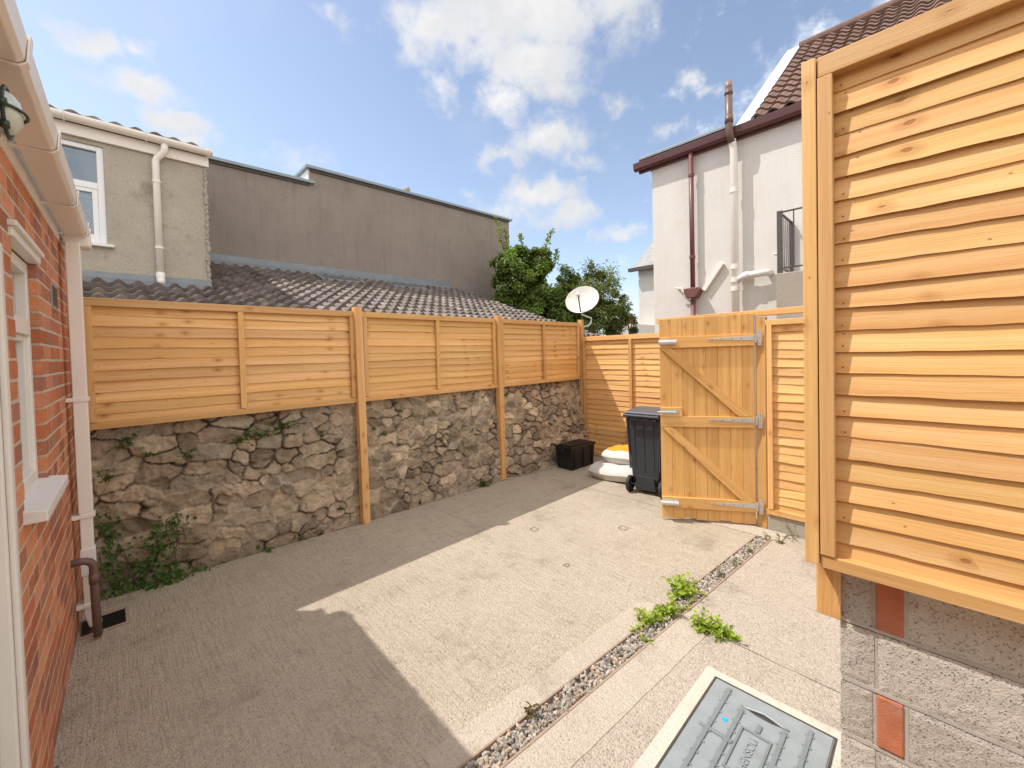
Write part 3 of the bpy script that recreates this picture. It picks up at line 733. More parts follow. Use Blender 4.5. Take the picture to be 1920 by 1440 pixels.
    ca = me.color_attributes.new('Col', 'FLOAT_COLOR', 'POINT'); cc = np.ones((len(verts) + 6, 4), 'f'); cc[:len(verts), :3] = C.reshape(-1, 3); cc[len(verts):, :3] = .25
    ca.data.foreach_set('color', cc.ravel()); me.materials.append(STONE)
    me.polygons.foreach_set('use_smooth', [True] * len(me.polygons))
    o = bpy.data.objects.new('stone_wall', me); col.objects.link(o)
    tag(o, 'old rubble stone wall with lime mortar below the lap fence', 'wall')
    return X, Z, y
WX, WZ, WY = stone_wall()
def wall_y(x, z):
    i = int(np.clip(np.searchsorted(WX, x), 0, len(WX) - 1)); j = int(np.clip(np.searchsorted(WZ, z), 0, len(WZ) - 1)); return float(WY[i, j])

# ------------------------------------------------------------------ brick house on the left
def brick_house():
    t = thing('brick_house', 'red brick house wall with white window, gutter and square downpipe', 'house', (-.312, 0, 0), -.0357)
    # openings: door y .9-2.15 (z 0-2.1), window y 2.37-2.93 (z 1.17-2.16)
    def hole(y0, y1, z0, z1):
        return (y1 > .95 and y0 < 2.19 and z0 < 2.10) or (y1 > 2.37 and y0 < 2.93 and z1 > 1.17 and z0 < 2.17)
    b = MB()
    ZT = 2.47
    for (ya, yb, za, zb) in ((-3, .94, 0, ZT), (.94, 2.197, 2.107, ZT), (2.197, 2.363, 0, ZT), (2.363, 2.937, 0, 1.155), (2.363, 2.937, 2.176, ZT), (2.937, 4.16, 0, ZT)):
        b.box(-.11, -.0003, ya, yb, za - .03 if za == 0 else za, zb)
    wl = b.build('wall', MORTAR, t)
    b = MB(); cz = .0; k = 0
    pal = [(.58, .215, .10), (.53, .18, .085), (.62, .25, .125), (.46, .175, .095), (.56, .23, .125), (.40, .17, .115), (.66, .285, .15), (.52, .17, .08)]
    while cz < ZT - .03:
        y = -.9 + (.1125 if k % 2 else 0)
        stretcher = k % 4 != 3
        while y < 4.16:
            L = (.215 if stretcher else .1025)
            y0, y1 = y, min(y + L, 4.158); z0, z1 = cz, cz + .0635
            # clip bricks at the openings
            parts = [(y0, y1)]
            for (ha, hb, za, zb) in ((.95, 2.19, -1, 2.10), (2.37, 2.93, 1.165, 2.165)):
                if z1 > za + .01 and z0 < zb - .01:
                    np_ = []
                    for (p, q) in parts:
                        if q <= ha or p >= hb: np_.append((p, q)); continue
                        if p < ha - .02: np_.append((p, ha))
                        if q > hb + .02: np_.append((hb, q))
                    parts = np_
            for (p, q) in parts:
                if q - p < .02: continue
                j = rnd.uniform(.0003, .0016); cc = rnd.choice(pal); f = rnd.uniform(.8, 1.15)
                dz = rnd.uniform(-.0015, .0015)
                b.box(-.10, j, p + .001, q - .001, z0 + dz, z1 + dz, tuple(f * x for x in cc))
            y += L + .010
        cz += .075; k += 1
    b.build('brick_facing', BRICK, t, .002)
    # house body and roof
    one('house_body', MORTAR, t, lambda b: b.box(-5, -.16, -5, 4.16, -.05, 2.45))
    one('roof', TILEG, t, lambda b: b.prism([(-.0, -5, 2.60), (-.0, -5, 2.64), (-5, -5, 4.9), (-5, -5, 4.86)], (0, 9.2, 0)))
    # fascia and gutter
    one('fascia', UPVC, t, lambda b: b.box(-.012, .008, -4, 4.16, 2.455, 2.60), .002)
    def gut(b):
        prof = [(.022, 2.575), (.022, 2.515), (.03, 2.505), (.115, 2.505), (.128, 2.518), (.135, 2.58), (.128, 2.585), (.120, 2.575), (.113, 2.525), (.035, 2.522), (.030, 2.575)]
        b.prism([(x, -4, z) for x, z in prof], (0, 7.95, 0))
    one('gutter', UPVC, t, gut, .003)
    for y in (1.0, 1.72, 2.35, 3.1, 3.77, 3.93):
        one('gutter_bracket', UPVC, t, lambda b: b.prism([(.0085, y, 2.50), (.118, y, 2.497), (.134, y, 2.512), (.142, y, 2.588), (.136, y, 2.588), (.130, y, 2.515), (.115, y, 2.503), (.0085, y, 2.506)], (0, .035, 0)), .001)
    # stepped gutter outlet at the end
    one('gutter_outlet', UPVC, t, lambda b: (b.box(.02, .142, 3.80, 3.93, 2.44, 2.504, (1, 1, 1)), b.box(.03, .138, 3.935, 3.99, 2.45, 2.59, (1, 1, 1)), b.box(.035, .134, 3.992, 4.03, 2.47, 2.57, (1, 1, 1))), .008)
    dp = one('downpipe', UPVC, t, lambda b: (b.box(.030, .096, 3.775, 3.841, .75, 2.46, (1, 1, 1)), b.box(.034, .092, 3.779, 3.837, .5, .752, (1, 1, 1)), b.box(.028, .098, 3.773, 3.843, .35, .52, (.95, .97, 1.02)), b.box(.034, .092, 3.779, 3.837, .10, .36, (.92, .9, .88)), b.prism([(.034, 3.779, .10), (.092, 3.779, .10), (.112, 3.779, .012), (.054, 3.779, .012)], (0, .058, 0), (.9, .88, .86))), .005)
    for z in (1.47, .73, .16): one('pipe_clip', UPVC, dp, lambda b: b.box(.0, .104, 3.768, 3.848, z - .012, z + .012, (1, 1, 1)), .002)
    # brown waste pipe with an elbow
    pts = [(-.02, 3.62, .50), (.045, 3.62, .50)] + [(.045 + .05 * math.sin(a), 3.62, .45 + .05 * math.cos(a)) for a in (R(20), R(45), R(70), R(90))] + [(.095, 3.62, .30), (.10, 3.62, .02)]
    one('waste_pipe', BPIPE, t, lambda b: (b.tube(pts, .021, 14), b.tube([(.095, 3.62, .41), (.095, 3.62, .35)], .0245, 14)), 0, True)
    # air brick
    v = one('air_vent', PLINTH, t, lambda b: b.box(-.02, .006, 3.36, 3.58, 2.0, 2.15, (1.1, 1.05, 1)), .002)
    one('vent_slot', DARKM, v, lambda b: [b.box(.0062, .0075, 3.375 + i * .028, 3.392 + i * .028, 2.02, 2.13, (1, 1, 1)) for i in range(7)])
    # window
    wn = thing('window', None, None); wn.parent = t
    y0, y1, z0, z1 = 2.37, 2.93, 1.17, 2.16
    def fr(b):
        d0, d1 = -.085, -.028
        b.box(d0, d1, y0, y0 + .05, z0, z1, (1, 1, 1)); b.box(d0, d1, y1 - .05, y1, z0, z1, (1, 1, 1))
        b.box(d0, d1, y0 + .05, y1 - .05, z0, z0 + .05, (1, 1, 1)); b.box(d0, d1, y0 + .05, y1 - .05, z1 - .05, z1, (1, 1, 1)); b.box(d0 + .003, d1 + .004, y0 + .05, y1 - .05, 1.83, 1.90, (1, 1, 1))
        b.box(d0 + .012, d1 - .012, y0 + .0505, y0 + .078, z0 + .05, 1.83, (1, 1, 1)); b.box(d0 + .012, d1 - .012, y1 - .078, y1 - .0505, z0 + .05, 1.83, (1, 1, 1))
        b.box(d0 + .012, d1 - .012, y0 + .078, y1 - .078, z0 + .0505, z0 + .078, (1, 1, 1)); b.box(d0 + .012, d1 - .012, y0 + .078, y1 - .078, 1.803, 1.8295, (1, 1, 1))
    bpy.data.objects.remove(wn)
    wn = one('window', WPAINT, t, fr, .004)
    one('pane', GLASSH, wn, lambda b: (b.box(-.066, -.062, y0 + .05, y1 - .05, 1.90, z1 - .05, (1, 1, 1)), b.box(-.066, -.062, y0 + .078, y1 - .078, z0 + .078, 1.803, (1, 1, 1))))
    one('sill', WPAINT, wn, lambda b: b.prism([(-.06, 2.32, 1.175), (.062, 2.32, 1.155), (.062, 2.32, 1.115), (-.06, 2.32, 1.115)], (0, .665, 0)), .004)
    one('head_moulding', WPAINT, wn, lambda b: (b.box(-.03, .012, 2.33, 2.955, 2.165, 2.20, (1, 1, 1)), b.box(-.03, .024, 2.32, 2.965, 2.20, 2.222, (1, 1, 1))), .004)
    # door frame and door
    dr = one('door_frame', WPAINT, t, lambda b: (b.box(-.09, -.004, 2.09, 2.19, 0, 2.10, (1, 1, 1)), b.box(-.004, .012, 2.105, 2.15, 0, 2.10, (1, 1, 1)), b.box(-.09, -.004, .95, 1.04, 0, 2.10, (1, 1, 1)), b.box(-.09, -.004, 1.04, 2.09, 2.02, 2.10, (1, 1, 1))), .006)
    one('door', WPAINT, dr, lambda b: (b.box(-.08, -.04, 1.042, 2.088, .01, 2.018, (.95, .95, .95)), b.box(-.04, -.03, 1.15, 1.98, .2, .9, (1, 1, 1)), b.box(-.04, -.03, 1.15, 1.98, 1.05, 1.85, (1, 1, 1))), .006)
    return t
brick_house()
# bulkhead lamp on the house wall
t = thing('wall_lamp', 'round bulkhead lamp in a dark green guard on the brick house', 'lamp', (-.204, 1.745, 2.375), -.0357); t.scale = (.66, .70, .70)
one('mounting_block', GREEN, t, lambda b: b.lathe([(0, -.075), (.06, -.075), (.06, -.013), (0, -.013)], (0, 0, 0), (1, 0, 0), 24))
one('back_plate', GREEN, t, lambda b: b.lathe([(0, -.012), (.105, -.012), (.11, 0), (.11, .025), (.1, .034), (0, .034)], (0, 0, 0), (1, 0, 0), 40), 0, True)
one('lamp_glass', CURT, t, lambda b: b.lathe([(.085, .034), (.083, .06), (.07, .085), (.045, .103), (.0, .110)], (0, 0, 0), (1, 0, 0), 36), 0, True)
def guard(b):
    ring = [(.066, .092 * math.cos(a), .092 * math.sin(a)) for a in [2 * math.pi * i / 36 for i in range(37)]]
    b.tube(ring, .0065, 8, cap=False)
    b.tube([(.03 + .09 * math.sin(a), .097 * math.cos(a), 0) for a in [math.pi * i / 24 for i in range(25)]], .006, 8)
    for a in (R(45), R(225), R(0), R(180)): b.box(.055, .08, .10 * math.cos(a) - .012, .10 * math.cos(a) + .012, .10 * math.sin(a) - .012, .10 * math.sin(a) + .012)
one('guard', GREEN, t, guard, 0, True)
# gully under the pipes
t = thing('drain_gully', 'black gully cover below the white downpipe on the floor', 'drain cover', (-.06, 3.80, 0))
one('gully_rim', TERRA, t, lambda b: (b.box(-.12, .12, -.125, -.105, -.01, .012), b.box(-.12, .12, .105, .125, -.01, .012), b.box(.105, .125, -.105, .105, -.01, .012)), .002)
one('gully_lid', BLACKP, t, lambda b: (b.box(-.10, .104, -.104, .104, -.01, .008, (1, 1, 1))), .002)

# ------------------------------------------------------------------ tiled roofs
def tiles(b, o, s, dn, nrm, SL, TL, pitch=.2, course=.30, hgt=.03, mask=None, jit=.18, lift=1.):
    """pantiles: o top-left corner, s along the ridge, dn down the slope"""
    o, s, dn, nrm = Vector(o), Vector(s).normalized(), Vector(dn).normalized(), Vector(nrm).normalized()
    nc = int(round(TL / course)); per = 8; ns = int(SL / pitch) * per
    def prof(x):
        p = (x / pitch) % 1.
        return hgt * (math.sin(math.pi * p / .62) if p < .62 else -.35 * math.sin(math.pi * (p - .62) / .38))
    for k in range(nc):
        t0, t1 = k * course - (.05 if k else 0), (k + 1) * course
        for q in range(int(SL / pitch)):
            if mask and not mask((q + .5) * pitch, (k + .5) * course): continue
            f = rnd.uniform(1 - jit, 1 + jit); cc = (f, f * rnd.uniform(.96, 1.03), f * rnd.uniform(.93, 1.05))
            dz = rnd.uniform(-.003, .003); P = []
            rows = ((t0, .0), ((t0 + t1) / 2, .016), (t1 + rnd.uniform(-.004, .004), .032), (t1 - .002, .006))
            for (tt, lf) in rows:
                lf *= lift
                for i in range(per + 1):
                    x = q * pitch + i * pitch / per
                    P.append(o + s * x + dn * tt + nrm * (prof(min(x, q * pitch + pitch * .999)) + lf + dz if i < per else prof(0) + lf + dz))
            fs = [(r * (per + 1) + i, (r + 1) * (per + 1) + i, (r + 1) * (per + 1) + i + 1, r * (per + 1) + i + 1) for r in range(3) for i in range(per)]
            b.shared(P, fs, None, cc)
def outbuilding():
    t = thing('lean_to_building', 'low lean-to with weathered pantile roof beyond the stone wall', 'building', (0, 0, 0))
    sl_ = .364; L = math.hypot(1, sl_); dn = V(0, -1, -sl_); nr = V(0, -sl_, 1)
    z_at = lambda y: 2.55 + sl_ * (y - 6.2)
    xr = lambda y: 5.95 + (8 - y) * .24
    b = MB()
    tiles(b, (-1.3, 8.0, z_at(8.0)), (1, 0, 0), dn, nr, 8.2, 3.45 * L, pitch=.155, course=.235, hgt=.036, lift=1.7, jit=.24, mask=lambda s, tt: (-1.3 + s) < xr(8 - tt / L) and not (-1.3 + s < .93 and 8 - tt / L > 6.22))
    b.build('roof', TILEG, t)
    b = MB()
    b.prism([(-1.3, 4.6, z_at(4.6) - .05), (6.7, 4.6, z_at(4.6) - .05), (5.95, 7.98, z_at(7.98) - .05), (-1.3, 7.98, z_at(7.98) - .05)], (0, 0, .02)); b.build('roof_deck', DARKM, t)
    one('wall', GREYR, t, lambda b: b.box(-1.2, 6.2, 4.75, 7.95, 0, 1.9))
    one('flashing', LEAD, t, lambda b: (b.prism([(.95, 7.99, z_at(8) + .16), (5.85, 7.99, z_at(8) + .16), (5.85, 7.975, z_at(8) + .07), (5.85, 7.80, z_at(7.8) + .055), (.95, 7.80, z_at(7.8) + .055), (.95, 7.975, z_at(8) + .07)][0:0] or [(.95, 7.99, z_at(8) + .17), (.95, 7.98, z_at(8) + .06), (.95, 7.78, z_at(7.78) + .05), (.95, 7.78, z_at(7.78) + .058), (.95, 7.972, z_at(8) + .075), (.95, 7.975, z_at(8) + .17)], (4.9, 0, 0)),), 0)
    one('flashing', LEAD, t, lambda b: b.prism([(-1.3, 6.19, z_at(6.2) + .11), (-1.3, 6.17, z_at(6.2) + .03), (-1.3, 6.03, z_at(6.03) + .035), (-1.3, 6.03, z_at(6.03) + .045), (-1.3, 6.165, z_at(6.2) + .05), (-1.3, 6.17, z_at(6.2) + .11)], (2.27, 0, 0)))
    for x0 in (2.72, 4.05):
        k = one('roof_window', LEAD, t, lambda b: b.prism([(x0, 7.72, z_at(7.72) + .045), (x0 + .78, 7.72, z_at(7.72) + .045), (x0 + .78, 7.36, z_at(7.36) + .045), (x0, 7.36, z_at(7.36) + .045)], (0, 0, .04)), .004)
        one('pane', GLASS, k, lambda b: b.prism([(x0 + .06, 7.68, z_at(7.68) + .088), (x0 + .72, 7.68, z_at(7.68) + .088), (x0 + .72, 7.40, z_at(7.40) + .088), (x0 + .06, 7.40, z_at(7.40) + .088)], (0, 0, .003)))
outbuilding()

# ------------------------------------------------------------------ grey rendered house with the upstairs window
def grey_house():
    t = thing('rendered_house', 'grey rendered house with white upstairs window and gutter above the lean-to', 'house', (0, 6.2, 0))
    wx0, wx1, wz0, wz1 = -.85, .075, 2.955, 3.985
    b = MB()
    for (a, c, d_, e_) in ((-3, wx0, 0, 4.12), (wx1, .965, 0, 4.12), (wx0, wx1, 0, wz0), (wx0, wx1, wz1, 4.12)):
        b.box(a, c, 0, .25, d_, e_)
    b.box(-3, .965, .25, 1.75, 0, 4.12); b.build('wall', GREYR, t)
    # crumbling quoin edge
    b = MB()
    b.tube([(.955 + rnd.uniform(-.012, .010), -.004 + rnd.uniform(-.006, .004), 2.47 + i * .022) for i in range(71)], [rnd.uniform(.009, .024) for i in range(71)], 7)
    b.build('broken_edge', PEB, t)
    one('fascia', UPVC, t, lambda b: b.box(-3, .99, -.035, -.002, 4.03, 4.15, (1, 1, 1)), .003)
    def gut(b):
        pr = [(-.04, 4.20)] + [(-.095 + .055 * math.cos(a), 4.195 + .055 * math.sin(a) - .0) for a in [R(-10 - 16 * i) for i in range(11)]] + [(-.145, 4.205), (-.095, 4.205)]
        b.prism([(-3, y, z) for y, z in pr], (4.02, 0, 0))
    one('gutter', UPVC, t, gut, .002)
    for x in (-.2, .42, .55, .60, .985): one('gutter_bracket', UPVC, t, lambda b: b.tube([(x, -.04, 4.215)] + [(x, -.095 + .061 * math.cos(a), 4.195 + .061 * math.sin(a)) for a in [R(-15 * i) for i in range(13)]], .007, 6))
    dp = one('downpipe', UPVC, t, lambda b: (b.tube([(.575, -.095, 4.16), (.575, -.095, 4.09), (.56, -.085, 4.05), (.51, -.055, 3.99), (.495, -.05, 3.95), (.495, -.05, 2.62)], .034, 14), b.tube([(.495, -.05, 2.70), (.495, -.05, 2.60)], .041, 14), b.tube([(.495, -.05, 2.66), (.495, -.07, 2.60), (.495, -.10, 2.575)], .036, 12)), 0, True)
    for z in (3.72, 2.98): one('pipe_clip', UPVC, dp, lambda b: b.tube([(.495, -.05, z - .012), (.495, -.05, z + .012)], .041, 14))
    def fr(b):
        d0, d1 = .02, .085; o = (1, 1, 1)
        b.box(wx0, wx0 + .055, d0, d1, wz0, wz1, o); b.box(wx1 - .055, wx1, d0, d1, wz0, wz1, o)
        b.box(wx0 + .055, wx1 - .055, d0, d1, wz0, wz0 + .055, o); b.box(wx0 + .055, wx1 - .055, d0, d1, wz1 - .05, wz1, o)
        b.box(wx0 + .055, wx1 - .055, d0 + .003, d1, 3.535, 3.60, o)
        b.box(wx0 + .0555, wx0 + .10, d0 + .008, d1, wz0 + .0555, 3.5345, o); b.box(wx1 - .10, wx1 - .0555, d0 + .008, d1, wz0 + .0555, 3.5345, o)
        b.box(wx0 + .10, wx1 - .10, d0 + .008, d1, wz0 + .0555, wz0 + .10, o); b.box(wx0 + .10, wx1 - .10, d0 + .008, d1, 3.495, 3.5345, o)
    wn = one('window', plain('white_frame', (.82, .82, .82), .3, .03, 3), t, fr, .004)
    one('pane', CLEARG, wn, lambda b: (b.box(wx0 + .055, wx1 - .055, .055, .06, 3.60, wz1 - .05, (1, 1, 1)), b.box(wx0 + .10, wx1 - .10, .055, .06, wz0 + .10, 3.495, (1, 1, 1))))
    one('blind', plain('slat_blind', (.33, .28, .25), .6, .1, 3), wn, lambda b: [b.box(wx0 + .06, wx1 - .06, .066, .075, 2.98 + i * .05, 3.022 + i * .05, (1, 1, 1)) for i in range(13)])
    one('room_back', plain('dim_room', (.10, .11, .13), .8, .2, 2), wn, lambda b: b.box(wx0 + .001, wx1 - .001, .2, .21, wz0 + .001, wz1 - .001, (1, 1, 1)))
    one('sill', WPAINT, wn, lambda b: b.box(wx0 - .05, wx1 + .05, -.05, .06, 2.925, 2.953, (1, 1, 1)), .004)
    b = MB(); sl_ = .28; L = math.hypot(1, sl_)
    tiles(b, (-3, 1.75, 4.235 + 1.85 * sl_ - .02), (1, 0, 0), (0, -1, -sl_), (0, -sl_, 1), 4.0, 1.86 * L, pitch=.165, hgt=.021)
    b.build('roof', TILEG, t)
    one('roof_deck', DARKM, t, lambda b: b.prism([(-3, -.05, 4.165), (-3, 1.75, 4.165 + 1.8 * sl_), (-3, 1.75, 4.13)], (3.97, 0, 0)))
grey_house()

# ------------------------------------------------------------------ brown pebbledashed building
def brown_building():
    t = thing('pebbledashed_building', 'long windowless brown pebbledashed building with stepped metal capped parapet', 'building', (0, 8, 0))
    one('wall', BROWNR, t, lambda b: b.prism([(.9, 0, 0), (7.86, 0, 0), (7.86, 0, 5.20), (2.80, 0, 5.13), (2.80, 0, 4.86), (.9, 0, 4.83)], (0, 3.2, 0)))
    def cap(b):
        b.prism([(.9, -.07, 4.833), (2.86, -.07, 4.863), (2.86, -.07, 4.913), (.9, -.07, 4.883)], (0, .5, 0))
        b.prism([(2.72, -.07, 5.132), (7.93, -.07, 5.204), (7.93, -.07, 5.256), (2.72, -.07, 5.184)], (0, 3.4, 0))
    one('parapet_capping', CAPM, t, cap, .004)
    one('fixing_batten', DARKM, t, lambda b: b.prism([(2.82, -.03, 5.09), (7.84, -.03, 5.16), (7.84, -.03, 5.205), (2.82, -.03, 5.133)], (0, .029, 0)))
    one('fixing_batten', DARKM, t, lambda b: b.prism([(1.3, -.03, 4.80), (2.78, -.03, 4.822), (2.78, -.03, 4.862), (1.3, -.03, 4.835)], (0, .029, 0)))
    one('gable_board', WPAINT, t, lambda b: b.box(2.77, 2.80, .02, 3.2, 4.86, 5.13, (1, 1, 1)))
    one('flue_pipe', PLINTH, t, lambda b: b.tube([(4.72, .25, 5.1), (4.82, .28, 5.30), (5.02, .3, 5.42)], .055, 12), 0, True)
brown_building()

# ------------------------------------------------------------------ white rendered house on the right
def white_house():
    t = thing('white_house', 'cream rendered house with brown tiled roof behind the gate', 'house', (6.4, 3.2, 0), -R(90))
    one('wall', WHITER, t, lambda b: b.box(0, 9, 0, 6, 0, 4.66), .01)
    # eaves
    one('fascia', MAROON, t, lambda b: b.box(-.20, 9, -.05, -.005, 4.56, 4.66, (.7, .7, .7)), .003)
    def gut(b):
        pr = [(-.055, 4.70), (-.06, 4.60), (-.075, 4.585), (-.13, 4.585), (-.15, 4.61), (-.165, 4.70), (-.155, 4.70), (-.14, 4.62), (-.125, 4.60), (-.08, 4.60), (-.07, 4.70)]
        b.prism([(-.24, y, z) for y, z in pr], (9.2, 0, 0), (.62, .62, .66))
    one('gutter', MAROON, t, gut, .002)
    one('flat_roof', LEAD, t, lambda b: b.prism([(-.16, -.13, 4.775), (-.16, 1.5, 4.84), (-.16, 1.5, 4.70), (-.16, -.045, 4.67), (-.16, -.045, 4.72), (-.16, -.13, 4.735)], (1.4, 0, 0)), .004)
    sl_ = .80; L = math.hypot(1, sl_); TL = 3.0 * L
    b = MB()
    tiles(b, (1.47, 2.95, 4.70 + 3.07 * sl_), (1, 0, 0), (0, -1, -sl_), (0, -sl_, 1), 7.5, 3.07 * L, pitch=.19, course=.26, hgt=.036)
    rf = b.build('roof', TILEB, t)
    one('roof_deck', DARKM, t, lambda b: b.prism([(1.47, -.06, 4.69), (1.47, 2.95, 4.69 + 3.0 * sl_), (1.47, 5.9, 4.69)], (7.5, 0, 0)))
    one('ridge', TILEB, rf, lambda b: b.tube([(1.45, 2.95, 4.72 + 3.07 * sl_), (9, 2.95, 4.72 + 3.07 * sl_)], .09, 12))
    one('verge_board', WHITER, t, lambda b: b.prism([(1.25, -.10, 4.70), (1.25, 2.96, 4.79 + 3.05 * sl_), (1.25, 2.96, 4.4 + 3.05 * sl_), (1.25, .3, 4.70)], (.21, 0, 0), (.85, .9, .95)), .004)
    # maroon downpipe with hopper
    dp = one('downpipe', MAROON, t, lambda b: (b.tube([(.66, -.09, 4.6), (.66, -.085, 2.55)], .034, 14), b.tube([(.66, -.085, 2.42), (.66, -.085, .0)], .036, 14)), 0, True)
    one('hopper', MAROON, dp, lambda b: b.prism([(.555, -.17, 2.585), (.765, -.17, 2.585), (.765, -.17, 2.51), (.72, -.17, 2.44), (.60, -.17, 2.44), (.555, -.17, 2.51)], (0, .165, 0)), .006)
    for z in (4.25, 3.05): one('pipe_clip', MAROON, dp, lambda b: b.tube([(.66, -.088, z - .02), (.66, -.088, z + .02)], .042, 14))
    # soil pipe
    sp = one('soil_pipe', WPIPE, t, lambda b: b.tube([(1.255, -.12, 0), (1.255, -.12, 4.40), (1.25, -.135, 4.47), (1.245, -.16, 4.53)], .048, 16), 0, True)
    for z in (3.85, 2.80, 2.62, 2.50): one('pipe_collar', WPIPE, sp, lambda b: b.tube([(1.255, -.12, z - .03), (1.255, -.12, z + .03)], .056, 16))
    one('vent_pipe', BPIPE, sp, lambda b: (b.tube([(1.245, -.16, 4.50), (1.235, -.20, 4.60), (1.23, -.215, 4.68), (1.23, -.215, 5.20)], .046, 16), b.tube([(1.23, -.215, 4.74), (1.23, -.215, 4.84)], .054, 16), b.tube([(1.23, -.215, 5.12), (1.23, -.215, 5.17)], .053, 16), b.tube([(1.23, -.215, 5.18), (1.23, -.215, 5.29)], .043, 16, (1.9, 1.9, 1.9))), 0, True)
    one('branch_pipe', WPIPE, sp, lambda b: (b.tube([(1.27, -.12, 2.60), (1.36, -.12, 2.66), (1.62, -.11, 2.67), (1.66, -.02, 2.67)], .045, 12), b.tube([(1.37, -.12, 2.662), (1.43, -.12, 2.664)], .053, 12)), 0, True)
    one('overflow_pipe', WPIPE, t, lambda b: b.board((.775, -.06, 2.56), (.26, 0, .36), (.05, 0, -.036), (0, .055, 0), (1, 1, 1)), .004)
    one('wall_bracket', WPIPE, t, lambda b: (b.tube([(.48, -.12, 2.60), (.40, -.12, 2.62)], .012, 8), b.tube([(.40, -.01, 2.62), (.52, -.12, 2.60), (.56, -.12, 2.47)], .014, 8)))
    one('wall_bracket', WPIPE, t, lambda b: b.tube([(1.76, -.01, 2.88), (1.72, -.14, 2.89), (1.80, -.14, 2.89)], .010, 8))
    # balcony on a concrete base
    bl = one('balcony', PLINTH, t, lambda b: b.box(1.86, 4.5, -.62, -.003, 1.6, 2.56, (1, 1, 1)), .01)
    def rail(b):
        x0, x1, y0, z0, z1 = 1.90, 4.4, -.60, 2.62, 3.28
        b.box(x0 - .03, x0 + .03, y0 - .006, y0 + .006, 2.38, z1 + .02)
        b.tube([(x0, y0, z1), (x1, y0, z1)], .011, 6); b.tube([(x0, y0, z0), (x1, y0, z0)], .009, 6)
        b.tube([(x0, y0, z1), (x0, -.005, z1)], .014, 6); b.tube([(x0, y0, z0), (x0, -.005, z0)], .009, 6)
        for i in range(5): b.tube([(x0, y0 + .10 + i * .095, z0), (x0, y0 + .10 + i * .095, z1)], .006, 6)
        for i in range(17): b.tube([(x0 + .14 + i * .14, y0, z0), (x0 + .14 + i * .14, y0, z1)], .007, 6)
        b.box(x0 - .02, x0 + .02, -.06, -.02, z0 - .05, z1)
    one('railing', DARKM, bl, rail)
white_house()
# far cottage beyond the corner of the white house
t = thing('far_cottage', 'distant pale cottage with pinkish roof just left of the white house', 'house', (12, 6.5, 0), -R(90))
one('wall', WHITER, t, lambda b: b.box(0, 5, 0, 5, 0, 4.2), 0)
one('roof', TILEB, t, lambda b: b.prism([(-.1, -.2, 4.18), (-.1, 2.5, 6.3), (-.1, 5.2, 4.18)], (5.2, 0, 0), (1.7, 2.7, 3.3)))
one('gutter', DARKM, t, lambda b: b.box(-.2, 5.1, -.28, -.15, 4.10, 4.2))
one('porch', WPAINT, t, lambda b: b.box(.0, .55, -1.2, -.01, 0, 2.42, (1, 1, 1)), .02)

# ------------------------------------------------------------------ satellite dish
def dish():
    t = thing('satellite_dish', 'weathered white satellite dish on a bent arm behind the corner post', 'satellite dish', (5.9, 4.2, 0))
    c = V(-.20, -.105, 2.515); ax = (V(-.80, -.26, .42)).normalized()
    b = MB(); prof = [(0, 0)] + [(.33 * i / 10, .065 * (i / 10) ** 2) for i in range(1, 11)] + [(.338, .068), (.338, .058), (.30, .04), (.0, -.012)]
    b.lathe(prof, (0, 0, 0), (0, 0, 1), 48)
    o = b.build('reflector', DISHM, t, smooth=True); o.location = c; o.rotation_mode = 'QUATERNION'; o.rotation_quaternion = ax.to_track_quat('Z', 'Y'); o.scale = (.84, .76, .84)
    side = ax.cross(V(0, 0, 1)).normalized(); up = side.cross(ax)
    foot = c - up * .235 + ax * .03; tip = c + ax * .25 - up * .04 - side * .0
    one('feed_arm', DARKM, t, lambda b: b.tube([foot, tip], .011, 8))
    one('receiver_head', WPAINT, t, lambda b: b.tube([tip + ax * .04, tip, tip - ax * .05], [.022, .03, .022], 12), 0, True)
    bk = c - ax * .03
    one('support_arm', GALV, t, lambda b: b.tube([bk - up * .05, bk - up * .24, V(-.11, -.20, 2.23), V(-.12, -.195, 2.15), V(-.16, -.17, 2.105), V(-.22, -.14, 2.09), V(-.30, -.115, 2.085)], .017, 10), 0, True)
dish()

